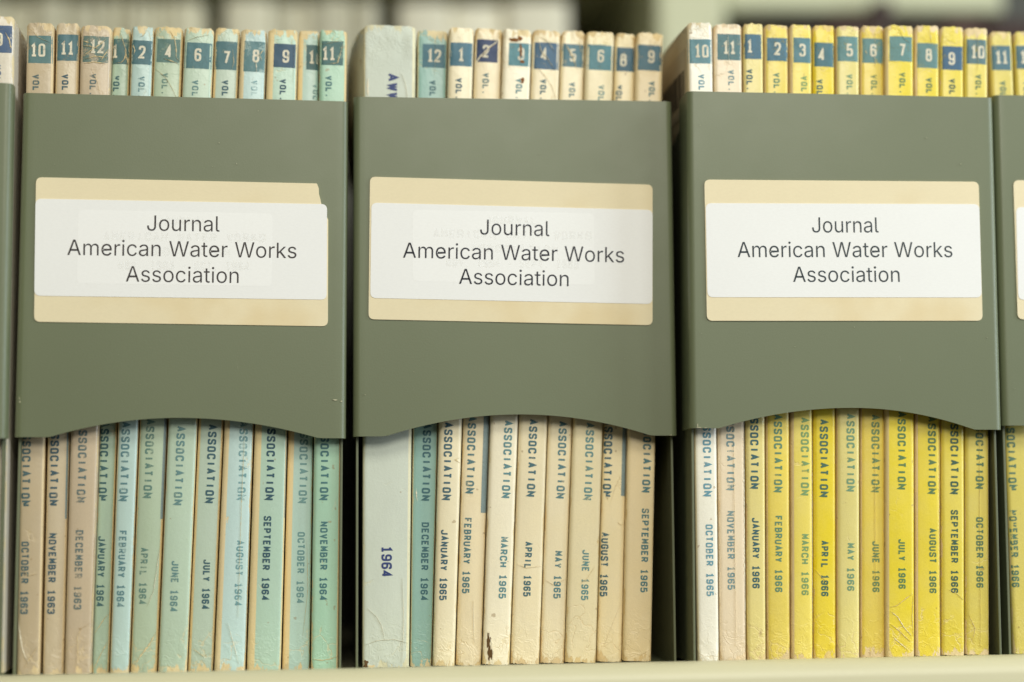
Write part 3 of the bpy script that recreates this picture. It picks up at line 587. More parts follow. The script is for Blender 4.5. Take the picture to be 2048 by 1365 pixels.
# look of each journal: print colour, bare-paper colour, wear, lettering colour, fade of lettering, patch colour, patch fade, print margins (mm bare paper left/right), words on its wear
def LK(prt, pap, wear, ink, fade, pcol, pf, ml, mr, words):
    return dict(prt=srgb(*prt), pap=srgb(*pap), wear=wear, ink=srgb(*ink), fade=fade, pcol=srgb(*pcol), pf=pf, ml=ml, mr=mr, words=words)
LOOK = {
 ('OCTOBER','1963'): LK((190,172,141),(214,192,148),.35,(70,92,96),.25,(76,108,116),.15,0,.8,'tan journal with number 10 on a slate patch, dated October 1963'),
 ('NOVEMBER','1963'): LK((206,189,158),(222,200,156),.3,(62,84,94),.15,(70,104,120),.15,.6,.8,'tan journal with number 11 on a slate patch, dated November 1963'),
 ('DECEMBER','1963'): LK((198,179,150),(222,198,152),.6,(92,108,108),.5,(92,118,120),.62,0,0,'tan journal with a badly scuffed number 12 patch, dated December 1963'),
 ('JANUARY','1964'): LK((170,191,169),(222,200,150),.85,(60,92,96),.2,(64,98,108),.35,0,.5,'aqua journal set back in its box, dated January 1964'),
 ('FEBRUARY','1964'): LK((184,206,197),(224,204,158),.5,(86,122,128),.45,(66,100,116),.25,.5,.2,'pale aqua journal with a nicked number 2 patch, dated February 1964'),
 ('APRIL','1964'): LK((178,193,166),(224,200,146),.6,(96,126,116),.45,(84,112,112),.3,.5,.7,'grey green journal with a diagonal crease under number 4, dated April 1964'),
 ('JUNE','1964'): LK((185,203,180),(226,206,158),.35,(96,130,130),.35,(72,108,122),.12,.3,.2,'aqua journal with a tidy number 6 patch, dated June 1964'),
 ('JULY','1964'): LK((184,199,179),(224,202,150),.4,(50,82,92),.1,(70,104,118),.15,1.0,.7,'aqua journal with dark lettering and number 7, dated July 1964'),
 ('AUGUST','1964'): LK((194,217,211),(226,206,160),.6,(110,150,156),.65,(86,122,136),.45,2.0,.3,'pale blue journal with faint lettering and a cream left margin, dated August 1964'),
 ('SEPTEMBER','1964'): LK((181,206,185),(226,204,152),.35,(40,72,86),.05,(36,66,100),.05,2.6,.5,'mint journal with number 9 on a dark blue patch, dated September 1964'),
 ('OCTOBER','1964'): LK((185,211,199),(226,204,154),.4,(110,146,146),.45,(60,92,100),.15,2.2,.2,'aqua journal whose number 10 is half covered by its neighbour, dated October 1964'),
 ('NOVEMBER','1964'): LK((168,203,176),(226,202,150),.45,(66,106,108),.15,(62,98,104),.3,0,.9,'green journal with a worn number 11, dated November 1964'),
 ('','1964'): LK((206,212,196),(222,216,180),.2,(38,50,104),.05,(38,50,104),.0,.6,1.2,'thick pale grey volume with navy AWW letters and 1964 on its spine'),
 ('DECEMBER','1964'): LK((151,186,175),(228,210,164),.35,(58,96,104),.15,(60,104,124),.12,.4,.3,'lone aqua journal with number 12 among cream ones, dated December 1964'),
 ('JANUARY','1965'): LK((239,226,190),(226,202,150),.25,(58,88,100),.1,(66,108,132),.12,0,0,'cream journal with number 1 on a steel blue patch, dated January 1965'),
 ('FEBRUARY','1965'): LK((235,218,180),(222,196,142),.3,(80,112,116),.25,(32,42,92),.08,0,0,'cream journal whose navy number 2 patch is split by a diagonal tear, dated February 1965'),
 ('MARCH','1965'): LK((243,232,202),(226,204,154),.3,(86,128,134),.3,(84,134,150),.12,0,0,'cream journal with brown insect damage over number 3, dated March 1965'),
 ('APRIL','1965'): LK((239,224,186),(222,196,146),.3,(64,98,106),.15,(58,92,128),.12,0,0,'cream journal with a jagged crease through number 4, dated April 1965'),
 ('MAY','1965'): LK((239,224,186),(222,196,146),.3,(80,118,124),.3,(78,118,138),.2,0,0,'cream journal with a folded crease beside number 5, dated May 1965'),
 ('JUNE','1965'): LK((239,224,182),(222,196,140),.3,(96,136,136),.35,(80,128,144),.12,0,0,'cream journal with a wide number 6 patch, dated June 1965'),
 ('AUGUST','1965'): LK((239,222,178),(222,194,138),.3,(58,92,104),.1,(52,90,116),.12,0,0,'cream journal with number 8 set back in its box, dated August 1965'),
 ('SEPTEMBER','1965'): LK((233,212,166),(216,188,132),.35,(74,112,116),.25,(62,102,124),.15,0,0,'cream journal with number 9 at the end of its row, dated September 1965'),
 ('OCTOBER','1965'): LK((241,235,216),(226,208,168),.3,(96,142,158),.35,(92,134,150),.15,.6,0,'off white journal with number 10, dated October 1965'),
 ('NOVEMBER','1965'): LK((235,216,184),(228,204,164),.5,(112,140,144),.5,(74,112,122),.2,0,0,'pale tan journal with worn number 11 before the yellow ones, dated November 1965'),
 ('JANUARY','1966'): LK((229,212,136),(222,196,140),.3,(52,88,92),.1,(60,100,128),.1,0,0,'soft yellow journal with number 1, dated January 1966'),
 ('FEBRUARY','1966'): LK((229,206,98),(222,196,142),.35,(92,128,100),.25,(62,106,132),.12,.6,0,'yellow journal with number 2, dated February 1966'),
 ('MARCH','1966'): LK((235,214,104),(226,200,146),.35,(118,148,96),.35,(76,120,136),.12,1.1,0,'yellow journal with cream left margin and number 3, dated March 1966'),
 ('APRIL','1966'): LK((233,208,64),(224,196,120),.3,(64,98,80),.12,(60,104,120),.1,0,0,'bright yellow journal with number 4, dated April 1966'),
 ('MAY','1966'): LK((225,210,132),(224,198,150),.3,(110,142,110),.3,(88,132,140),.15,.4,0,'faded pale yellow journal with number 5, dated May 1966'),
 ('JUNE','1966'): LK((227,202,90),(226,200,150),.5,(104,128,84),.4,(88,132,140),.3,.5,.4,'yellow journal with a white rubbed line through number 6, dated June 1966'),
 ('JULY','1966'): LK((233,210,66),(226,202,142),.35,(86,118,72),.2,(88,130,134),.15,1.2,0,'yellow journal with a crumpled patch near its foot, number 7, dated July 1966'),
 ('AUGUST','1966'): LK((231,208,70),(228,204,160),.5,(82,110,70),.2,(86,126,132),.15,.9,.3,'yellow journal with rubbed edges and number 8, dated August 1966'),
 ('SEPTEMBER','1966'): LK((229,208,86),(228,204,150),.35,(56,84,66),.1,(40,84,124),.08,0,0,'yellow journal with number 9 on a deep blue patch, dated September 1966'),
 ('OCTOBER','1966'): LK((225,206,100),(228,204,154),.6,(84,112,80),.3,(78,112,124),.2,0,.4,'scuffed yellow journal with number 10 at the end of its row, dated October 1966'),
 ('NOVEMBER','1966'): LK((217,200,106),(222,198,140),.35,(80,110,88),.15,(66,104,124),.12,0,0,'yellow journal with number 11 in the file at the right edge, dated November 1966'),
 ('DECEMBER','1966'): LK((223,204,94),(222,198,140),.35,(80,110,88),.15,(66,104,124),.12,0,0,'yellow journal cut off by the right edge of the photo'),
 ('SEPTEMBER','1963'): LK((218,208,188),(222,204,160),.35,(70,90,130),.3,(60,84,128),.12,0,0,'pale journal with a scuffed number 9 at the left edge of the photo'),
}
M_NUM = ink_mat('number_paper_white', srgb(222, 214, 190), 3, .12, .3)
M_NUMY = ink_mat('number_paper_yellowish', srgb(224, 214, 188), 6, .12, .3)

class Book:
    def __init__(s, e, flare=0.0, flare_z=.2):
        s.e = e; s.w0 = e['w']+e.get('dw', 0); s.h = e['h']*MM; s.rnd = random.Random(int(e['x']*91+e['b']*1000))
        s.seed = s.rnd.uniform(0, 9); s.flare = flare; s.flare_z = flare_z
        s.bul = s.rnd.uniform(.18, .55)*MM; s.amp = s.rnd.uniform(.6, 1.4)
    def half(s, z):
        t = z/s.h; return .5*MM*(s.e['bw']*(1-t)+s.e['tw']*t)-.00014
    def y(s, x, z):
        hf = s.half(z); a = min(abs(x), hf)
        re = .00125; d = hf-a
        y = (re-math.sqrt(max(0, re*re-(re-d)**2))) if d < re else 0
        y -= s.bul*(1-(x/hf)**2)
        top = sstep(.024, .0, s.h-z); bot = sstep(.020, 0, z)
        k = s.seed*7
        n1 = noise.noise(Vector((x*260+k, z*190, k)))
        n2 = noise.noise(Vector((x*520+k, z*420+x*300, k+5)))
        n3 = noise.noise(Vector((x*90+k, z*30, k+9)))
        y += s.amp*(.00007*n3+(.00002+.00030*top+.00016*bot)*n1+(.00001+.00016*top+.00010*bot)*n2)
        y += .0006*sstep(.004, 0, s.h-z)*abs(noise.noise(Vector((x*400, k, 3))))
        return y
    def on(s, x, z, off):
        return (x, s.y(x, z)-off, z)

def build_book(e, flare=0, flare_z=.2, cat='journal'):
    b = Book(e, flare, flare_z); lk = LOOK[(e['mo'], e['yr'])]
    boxM = BOXM[e['b']]
    lean = e['lean']
    loc = Matrix.Translation((e['x']*MM, e['rec']*MM, e['z']*MM)) @ Matrix.Rotation(lean, 4, 'Y') @ Matrix.Rotation(e.get('yaw', 0), 4, 'Z')
    thick = e['n'] == 'AWWA'
    root = empty('bound_volume' if thick else 'journal_issue', boxM @ loc)
    tag(root, lk['words'], 'book' if thick else 'journal', None if thick else 'bound journal issues in the magazine files')
    seed = b.seed
    mp = spine_mat('printed_spine', lk['prt'], lk['pap'], seed, lk['wear'], .32 if not thick else .6)
    mq = spine_mat('bare_spine_paper', lk['pap'], tuple(c*.92 for c in lk['pap'][:3])+(1,), seed+1, lk['wear'], .6)
    # ---- cover: spine grid plus the two boards
    us = [0, .008, .02, .04, .07, .11, .16, .22, .30, .38, .46, .54, .62, .70, .78, .84, .89, .93, .96, .98, .992, 1]
    wm = e['w']
    ml, mr = lk['ml']/wm, lk['mr']/wm
    if ml > 0: us = sorted(set(us+[ml]))
    if mr > 0: us = sorted(set(us+[1-mr]))
    zs = [0]; z = 0
    while z < b.h-.0004:
        step = .0011 if (z < .022 or z > b.h-.030) else (.0022 if z < .085 or z > b.h-.05 else .008)
        z = min(b.h, z+step); zs.append(z)
    bm = bmesh.new(); uvl = bm.loops.layers.uv.new('UVMap')
    grid = []; uvs = {}
    def add(co, u, v):
        vv = bm.verts.new(co); uvs[vv] = (u, v); return vv
    deps = [.004, .012, .03, .06, .11, .165]
    def bend(y, z):
        return -b.flare*MM*(1-math.exp(-y/.030))*sstep(b.flare_z, b.flare_z+.022, z)
    for zi, z in enumerate(zs):
        v = z/b.h; row = []
        def zj(x, y=0):
            zz = z
            if z > b.h-.0035:
                k = (z-(b.h-.0035))/.0035
                j = noise.noise(Vector((x*700+seed*30, seed, y*90)))*(.0002 if thick else .0005)+noise.noise(Vector((x*2200+seed*30, 4, y*200)))*.00028
                hf = b.half(z); cr = max(0, abs(x)-hf*.72)/(hf*.28)
                zz += k*(j-.0010*cr*cr)
            elif z < .003:
                k = 1-z/.003
                zz += k*(.0003+.0005*abs(noise.noise(Vector((x*900+seed*50, 7, y*90)))))
            return zz
        hf = b.half(z)
        for y in reversed(deps):
            row.append(add((-hf+bend(y, z), y, zj(-hf, y)-flare*MM*.10*(y/.165)*sstep(.2, .235, z)), 0.5, v))
        for u in us:
            x = -hf+2*hf*u
            row.append(add((x, b.y(x, z), zj(x)), u, v))
        for y in deps: row.append(add((hf, y, zj(hf, y)), 0.5, v))
        grid.append(row)
    nd = len(deps)
    for a, c in zip(grid, grid[1:]):
        for i in range(len(a)-1):
            f = bm.faces.new((a[i], a[i+1], c[i+1], c[i])); f.smooth = True
            k = i-nd
            if 0 <= k < len(us)-1:
                um = (us[k]+us[k+1])/2
                f.material_index = 1 if (um < ml or um > 1-mr) else 0
            else: f.material_index = 1 if not thick and ((k < 0 and ml > 0) or (k >= len(us)-1 and mr > 0)) else 0
            for lp in f.loops:
                uu = uvs[lp.vert]
                lp[uvl].uv = uu
    cover = obj('cover', bm, [mp, mq], root)
    # ---- text block
    bm = bmesh.new(); hf = min(b.half(0), b.half(b.h))-.0004
    box_bm(bm, -hf, hf, .0028, .163, .0008, b.h-.0028)
    obj('text_block', bm, M_PAGES, root)
    # ---- printed number patch
    ik = lk['ink']; ik = (ik[0]*1.12+.008, ik[1]*1.16+.014, ik[2]*1.14+.014, 1)
    ink = ink_mat('spine_ink', ik, seed, lk['fade'], .7)
    def patch_bm(x0, x1, z0, z1, off, ragged=.25):
        bm = bmesh.new(); n = 12; m = 14; rows = []
        for j in range(m+1):
            r = []
            for i in range(n+1):
                x = (x0+(x1-x0)*i/n); z = (z0+(z1-z0)*j/m)
                jx = ragged*noise.noise(Vector((z*1.1, seed*9+(0 if i < n/2 else 5), 0)))*.5
                jz = ragged*noise.noise(Vector((x*1.1, seed*9+(0 if j < m/2 else 5), 3)))*.5
                if i in (0, n): x += jx
                if j in (0, m): z += jz
                lim = b.half(z*MM)*1000-.06
                x = max(-lim, min(lim, x))
                r.append(bm.verts.new(b.on(x*MM, z*MM, off)))
            rows.append(r)
        for a, c in zip(rows, rows[1:]):
            for i in range(n):
                f = bm.faces.new((a[i], a[i+1], c[i+1], c[i])); f.smooth = True
        return bm
    if 'patch' in e:
        x0, x1, z0, z1 = e['patch']
        pc = lk['pcol']; gk = 1.10 if e['b'] == 1 else 1.03; pc = (pc[0]*1.05, pc[1]*gk, pc[2]*.90); pc = tuple(pc[i]*.82*1.12+.18*(.14, .22, .235)[i] for i in range(3))+(1,)
        pm = ink_mat('patch_ink', pc, seed+2, lk['pf'], .8)
        pt = obj('number_patch', patch_bm(x0, x1, z0, z1, .00006), pm, root)
        # number
        nh = 4.95; nw = 2.5; th = .80
        st, tot = stroke_text(e['n'], nh, nw, th, nw+.35 if e['n'] not in ('11',) else nw+.1, .7)
        cx, cz = e['num']
        bm = bmesh.new()
        def fn(a, si):
            x = cx-tot/2+a.x; z = cz-nh/2+a.y
            if abs(x) > b.half(z*MM)*1000-.15: return None
            return b.on(x*MM, z*MM, .00012+si*3e-6)
        strips_to_bm(bm, st, fn)
        obj('number', bm, M_NUM, pt, smooth=True)
    # ---- lettering running down the spine
    def run(name, text, xc, ztop, cap, lw, th, pitch):
        bm = bmesh.new()
        st, tot = stroke_text(text, cap, lw, th, pitch, 1.2)
        def fn(a, si):
            x = xc-cap/2+a.y; z = ztop-a.x
            if abs(x) > b.half(z*MM)*1000-.1: return None
            return b.on(x*MM, z*MM, .00009+si*3e-6)
        strips_to_bm(bm, st, fn)
        obj(name, bm, ink, root, smooth=True)
    if thick:
        run('title_lettering', 'AWWA', 1.3, 222.9, 4.0, 3.1, .85, 3.7)
        run('date_lettering', '1964', .1, 44.6, 3.9, 2.45, .74, 2.95)
    else:
        run('volume_lettering', 'VOL.', e['vol'][0], e['vol'][1], 2.45, 1.75, .57, 2.25)
        if e['mo'] != 'X':
            ps = 2.68
            n = 'ASSOCIATION'
            run('title_lettering', n, e['asc'][0], e['asc'][1]+ps*10+2.1, 3.15, 2.1, .69, ps)
            tx = e['mo']+' '+e['yr']
            d0, d1 = e['date'][1], e['date'][2]
            pt_ = (d0-d1)/(len(tx)-.22)
            run('date_lettering', tx, e['date'][0], d0, 2.75, pt_*.80, .57, pt_)
    return root, b, cover, patch_bm

def crease(b, cover, pts, width, mat, name='crease', jit=.12, off=.00018):
    """a raised torn line following the spine; pts in mm (x,z)"""
    P = [Vector(p) for p in pts]
    q = []
    for a, c in zip(P, P[1:]):
        n = max(2, int((c-a).length/.5))
        for k in range(n): q.append(a.lerp(c, k/n))
    q.append(P[-1])
    bm = bmesh.new(); prev = None; n = len(q)
    for i, p in enumerate(q):
        d = (q[min(n-1, i+1)]-q[max(0, i-1)]).normalized(); nn = Vector((-d.y, d.x))
        w = width*.72*(.35+1.3*abs(noise.noise(Vector((p.x*1.3, p.y*1.3, b.seed)))))*min(1, .15+3*min(i, n-1-i)/n)
        o = nn*jit*noise.noise(Vector((p.x*2, p.y*2, b.seed+4)))
        cur = []
        for sgn, h in ((-.5, -.00004), (0, .0001), (.5, -.00004)):
            x, z = (p+o+nn*w*sgn)
            lim = b.half(z*MM)*1000-.03; x = max(-lim, min(lim, x))
            cur.append(bm.verts.new(b.on(x*MM, z*MM, off+h)))
        if prev:
            for k in range(2): bm.faces.new((prev[k], prev[k+1], cur[k+1], cur[k]))
        prev = cur
    return obj(name, bm, mat, cover)
def blot(b, cover, cx, cz, rx, rz, mat, name, seed=1, off=.00016):
    rnd = random.Random(seed); bm = bmesh.new(); N = 26
    c = bm.verts.new(b.on(cx*MM, cz*MM, off)); ring = []
    for k in range(N):
        a = k/N*2*math.pi; rr = .72+.55*noise.noise(Vector((math.cos(a)*1.7, math.sin(a)*1.7, seed)))+rnd.uniform(-.12, .12)
        x = cx+math.cos(a)*rr*rx; z = cz+math.sin(a)*rr*rz
        lim = b.half(z*MM)*1000-.03; x = max(-lim, min(lim, x))
        ring.append(bm.verts.new(b.on(x*MM, z*MM, off)))
    for k in range(N): bm.faces.new((c, ring[k], ring[(k+1) % N]))
    return obj(name, bm, mat, cover)

M_CR = paper_mat('bare_crease_paper', srgb(226, 204, 156), 21, .25)
M_CRW = paper_mat('pale_crease_paper', srgb(234, 224, 198), 22, .2)
M_CRY = paper_mat('pinkish_crease_paper', srgb(228, 206, 156), 23, .25)
M_STRIPE = ink_mat('cover_blue_ink', srgb(132, 150, 150), 5, .1, .4)

BK = {}
for e in BOOKS:
    fl, fz = 0, .2
    if e['n'] == 'AWWA': fl, fz = 7.5, .196
    if (e['mo'], e['yr']) == ('OCTOBER', '1965'): fl, fz = 2.5, .190
    BK[(e['mo'], e['yr'])] = build_book(e, fl, fz)

def C(key, pts, width, mat=M_CR, **k):
    r, b, c, pb = BK[key]; crease(b, c, pts, width, mat, **k)
def Bl(key, cx, cz, rx, rz, mat, name, seed=1):
    r, b, c, pb = BK[key]; blot(b, c, cx, cz, rx, rz, mat, name, seed)
C(('OCTOBER','1963'), [(-3.7,19),(-3.0,14),(-2.2,9.5),(-1.0,6.5),(.4,4.2)], .8, M_CRW)
C(('OCTOBER','1963'), [(3.2,10),(.6,6),(-1.4,2.4)], .4)
C(('OCTOBER','1963'), [(-2.8,38),(-.5,35.5),(2.5,36)], .35)
C(('OCTOBER','1963'), [(-3.4,236.5),(-.6,233.5),(3.6,231.6)], .3)
C(('DECEMBER','1963'), [(4.3,18.5),(1.0,16.5),(-.4,13.5),(.1,8),(-.7,.6)], .35)
C(('DECEMBER','1963'), [(4.6,49),(4.5,30),(4.4,16)], .3)
for a in ([(-4.8,226.5),(-2,228.5),(1.4,231),(3.8,233.4)], [(-4.5,230.6),(-1.5,230.2),(1,229.4)], [(-3.8,225.4),(0,226.6),(4.6,226.2)], [(-4.9,232.4),(-2.2,231.6)], [(2,225),(4.8,229.6)], [(-4,223.8),(-.5,224.4),(3.6,224)]):
    C(('DECEMBER','1963'), a, .75)
C(('DECEMBER','1963'), [(-1.5,222),(1.0,217),(2.4,211)], .3)
C(('JANUARY','1964'), [(-.4,237.5),(.7,234),(1.9,230.5),(1.5,227.5),(.2,226.0),(-2.2,225.6)], .55)
C(('JANUARY','1964'), [(1.4,231),(2.6,226.6),(2.2,224.4)], .8)
C(('JANUARY','1964'), [(2.7,22),(.8,20),(-.6,17.5),(-2.6,14.5)], .45)
C(('JANUARY','1964'), [(2.4,12),(-.5,6),(-2.2,2)], .5)
C(('JANUARY','1964'), [(2.9,60),(2.6,40),(2.8,20)], .4)
C(('FEBRUARY','1964'), [(-3.4,232.2),(-2.6,230),(-3.0,228.2)], .6)
C(('FEBRUARY','1964'), [(1.5,237.6),(.2,235.6),(-1,235.2)], .3)
C(('APRIL','1964'), [(.4,238),(2.2,235.2),(2.9,231.5),(3.1,227.6),(4.6,226.4)], .5)
C(('APRIL','1964'), [(-4.6,223.4),(-.4,219.8),(2,216),(4.2,211.6)], .28)
C(('APRIL','1964'), [(-1.6,227.2),(1.4,226.4),(4.4,225.2)], .5)
C(('APRIL','1964'), [(4.2,46),(2.6,30),(.6,24)], .35, M_CRW)
C(('APRIL','1964'), [(4.1,15),(1.8,10.5),(-1.5,6),(-3,3)], .9)
C(('JUNE','1964'), [(-4.8,233.6),(-1,235.4),(3.8,236.6)], .25)
C(('JULY','1964'), [(2.2,231.6),(2.8,227),(2.4,224)], .3)
C(('JULY','1964'), [(-3.4,9),(1,6),(3.4,7.6)], .3)
C(('AUGUST','1964'), [(3.8,231.5),(2.4,229.4),(3.4,227.2)], .5)
C(('AUGUST','1964'), [(2.2,92),(2.0,60),(2.3,20)], .28)
C(('AUGUST','1964'), [(1.2,227.5),(1.6,222.4)], .4, M_CRW)
C(('AUGUST','1964'), [(-1.4,18),(1.8,8),(3.2,3)], .35, M_CRW)
C(('SEPTEMBER','1964'), [(4.3,233),(4.5,228),(4.4,219)], .14, M_CRW)
C(('OCTOBER','1964'), [(3.0,48),(3.8,30),(2.2,12)], .28)
C(('NOVEMBER','1964'), [(3.6,234.2),(2.6,230.2),(1.6,226.8),(-2.4,226.1)], .55)
C(('NOVEMBER','1964'), [(-4.6,233.6),(-1,234.4),(2.6,235.4),(4.2,235)], .3)
C(('NOVEMBER','1964'), [(-4.6,4.6),(-1,4.0),(2.2,4.6),(4.8,5.6)], .5)
C(('DECEMBER','1964'), [(.9,236),(1.1,229),(1.0,222)], .16)
C(('DECEMBER','1964'), [(-3.1,66),(-2.6,61)], .6, M_CRW)
C(('FEBRUARY','1965'), [(3.9,239),(3.2,235.8),(.4,233.6),(-1.2,231.6),(-3,229.7),(-4.6,227.3),(-4.9,223.6)], 1.15, M_CRW)
C(('FEBRUARY','1965'), [(2.9,235.2),(.2,232.9),(-1.6,230.6),(-3.4,228.6)], .35, M_RUST, off=.0003)
C(('FEBRUARY','1965'), [(1,24),(1.4,14),(1.9,8)], .45, M_CRW)
Bl(('MARCH','1965'), -1.2,236.0,2.6,.8, M_RUST, 'insect_damage', 3)
Bl(('MARCH','1965'), .9,236.4,1.3,1.2, M_RUST, 'insect_damage', 5)
Bl(('MARCH','1965'), 1.4,231.6,.75,3.4, M_RUST, 'insect_damage', 8)
Bl(('MARCH','1965'), 2.0,227.6,1.2,.9, M_RUST, 'insect_damage', 4)
Bl(('MARCH','1965'), 2.5,220.4,1.1,1.3, M_RUST, 'insect_damage', 6)
Bl(('MARCH','1965'), -3.1,9.0,.9,3.4, M_HOLE, 'torn_hole', 2)
Bl(('MARCH','1965'), -2.5,4.2,1.2,3.8, M_HOLE, 'torn_hole', 9)
C(('MARCH','1965'), [(-3.9,13),(-1.9,8),(-1.2,1)], .5, M_CRW, off=.0003)
C(('JANUARY','1965'), [(3.6,77),(2,76.2),(3.9,75)], .4)
C(('APRIL','1965'), [(-3.3,237),(-2.6,234),(-1.7,231),(.4,229.4),(1.4,227.6),(3.5,224.8)], .42)
C(('APRIL','1965'), [(-5,226.5),(-2.6,224.6),(-.4,222.3),(2.5,218.4),(4.6,213)], .3)
C(('APRIL','1965'), [(-2.8,237.4),(.4,235.6),(3.8,231.4)], .35, M_CRW)
C(('APRIL','1965'), [(-4.5,37),(-1,35.5),(4.8,36.4)], .2)
C(('MAY','1965'), [(-2.9,234.6),(-1.2,232),(.3,229.2),(1.7,225.4)], .95)
C(('MAY','1965'), [(2.4,237),(2.9,233),(3.5,231)], .4)
C(('MAY','1965'), [(-4,31),(-.5,29),(3.9,31.5)], .22)
C(('JUNE','1965'), [(4.2,36),(1.2,31),(-1.4,29)], .2)
C(('AUGUST','1965'), [(3.4,71),(.6,66),(-1.6,58)], .22, M_CRW)
C(('AUGUST','1965'), [(3.6,22),(.6,14),(-2.4,6)], .3, M_CRW)
C(('AUGUST','1965'), [(1.6,52.2),(2.6,51.2),(4.0,51.5)], .5)
C(('SEPTEMBER','1965'), [(.6,238),(.5,232),(.3,226.5)], .26)
C(('SEPTEMBER','1965'), [(-4.1,233.4),(-4.3,228),(-4.5,224.2)], .28)
C(('SEPTEMBER','1965'), [(4.2,233.4),(4.4,228),(4.7,225.6)], .35)
C(('NOVEMBER','1965'), [(-.1,235),(.1,230),(.2,223.6)], .38, M_CRW)
C(('NOVEMBER','1965'), [(4.55,92),(4.6,50),(4.5,3)], .75, M_CRW)
C(('NOVEMBER','1965'), [(.7,92),(.8,50),(.9,6)], .22)
C(('MARCH','1966'), [(3.95,93),(4.0,50),(3.9,6)], .5, M_CRW)
C(('APRIL','1966'), [(-3.9,33),(-1.8,30.6),(.2,28.8),(1.2,26.4)], .25, M_CRY)
C(('JUNE','1966'), [(.8,236),(.9,231.8)], .3, M_CRW)
C(('JUNE','1966'), [(.8,228),(.9,223)], .34, M_CRW)
C(('JUNE','1966'), [(.75,92),(.6,60),(.7,24)], .22, M_CRY)
C(('JUNE','1966'), [(-2.9,229.6),(-2.3,227.4)], .55, M_CRY)
C(('JULY','1966'), [(-4.2,18.4),(-1.6,19),(1.6,21.4),(4.6,23.6)], .5, M_CRY)
C(('JULY','1966'), [(4.8,23),(4.4,15),(4.8,8)], .4, M_CRY)
C(('JULY','1966'), [(-3.9,17),(-1.2,15),(1,11.4),(4.2,8)], .6, M_CRW)
C(('JULY','1966'), [(-4,12.4),(-1,10.2),(3.6,6)], .5, M_CRY)
C(('JULY','1966'), [(-3.6,8),(0,5.2),(2.8,2.6)], .5, M_CRW)
C(('JULY','1966'), [(-.2,236.8),(1.4,233.2),(4,231.6)], .3, M_CRY)
C(('AUGUST','1966'), [(.9,237),(1.3,233.4),(1.6,231.6)], .4, M_CRW)
C(('AUGUST','1966'), [(4.1,90),(4.3,55),(4.2,8)], .3, M_CRY)
C(('SEPTEMBER','1966'), [(-1.6,24.4),(1.2,23),(3.8,20.8)], .3, M_CRW)
C(('OCTOBER','1966'), [(.55,92),(.6,50),(.8,3)], .2, M_CRY)
C(('OCTOBER','1966'), [(.3,235),(.4,228),(.3,221)], .2, M_CRY)
C(('OCTOBER','1966'), [(-3.6,15),(-1.2,10),(-2.2,5)], .4, M_CRY)
K9 = ('SEPTEMBER','1963')
C(K9, [(2.0,231),(3.4,228.5),(4.2,224.8)], .9)
KA = ('', '1964')
C(KA, [(-8.1,221),(-8.3,217),(-8.0,213.4)], 1.1, M_CRW)
C(KA, [(-7,22),(-3.6,19),(-1.6,15.6),(-.4,10)], .3, M_CRW)
C(KA, [(-8.4,8.4),(-3,10.2),(3,10.6),(8.2,9.2)], .3, M_CRW)
C(KA, [(5.9,33),(6.5,18),(6.0,2)], .35, M_CRW)
C(KA, [(4.6,223),(6.0,219),(6.8,214),(7.2,210)], .35, M_CRW)
Bl(KA, -7.6,2.0,1.7,1.6, M_HOLE, 'frayed_corner', 3)
Bl(KA, -5.2,.9,1.6,.8, M_CR, 'frayed_corner', 7)
def stripe(key, x0, x1, z0, z1):
    r, b, c, pb = BK[key]
    obj('cover_stripe', pb(x0, x1, z0, z1, .00007, .1), M_STRIPE, c)
stripe(('FEBRUARY','1965'), 2.7, 4.85, 56.5, 200)
stripe(('AUGUST','1965'), 2.7, 4.3, 62, 200)
stripe(('NOVEMBER','1963'), 3.0, 3.6, 55.8, 200)
stripe(('APRIL','1964'), 3.9, 4.9, 55.8, 200)
stripe(('NOVEMBER','1964'), 4.75, 5.1, 56, 200)
stripe(('SEPTEMBER','1964'), 5.75, 6.1, 56, 200)
stripe(('NOVEMBER','1965'), 4.85, 5.15, 56, 200)
# barcode sticker on the end board of the first journal in the yellow file
r, b, c, pb = BK[('OCTOBER','1965')]
def on_board(bm, y0, y1, z0, z1, off):
    ys = [y0+(y1-y0)*k/6 for k in range(7)]; prev = None
    for y in ys:
        cur = []
        for z in [z0+(z1-z0)*k/6 for k in range(7)]:
            bend = -2.5*MM*(1-math.exp(-y/30))*sstep(.190, .212, z*MM)
            cur.append(bm.verts.new((-b.half(z*MM)+bend-off, y*MM, z*MM)))
        if prev:
            for k in range(6): bm.faces.new((prev[k], prev[k+1], cur[k+1], cur[k]))
        prev = cur
M_BAR = flat_ink('barcode_black', srgb(66, 58, 50)); M_STK = paper_mat('barcode_sticker_paper', srgb(214, 198, 166), 31, .1)
bm = bmesh.new(); on_board(bm, 3.2, 46, 205, 230, .00012); stk = obj('barcode_sticker', bm, M_STK, c)
bm = bmesh.new(); rnd = random.Random(5); y = 5.0
while y < 44:
    w = rnd.choice((.35, .35, .7, 1.0)); on_board(bm, y, y+w, 209.5, 222, .0002); y += w+rnd.choice((.4, .4, .8))
obj('barcode', bm, M_BAR, stk)


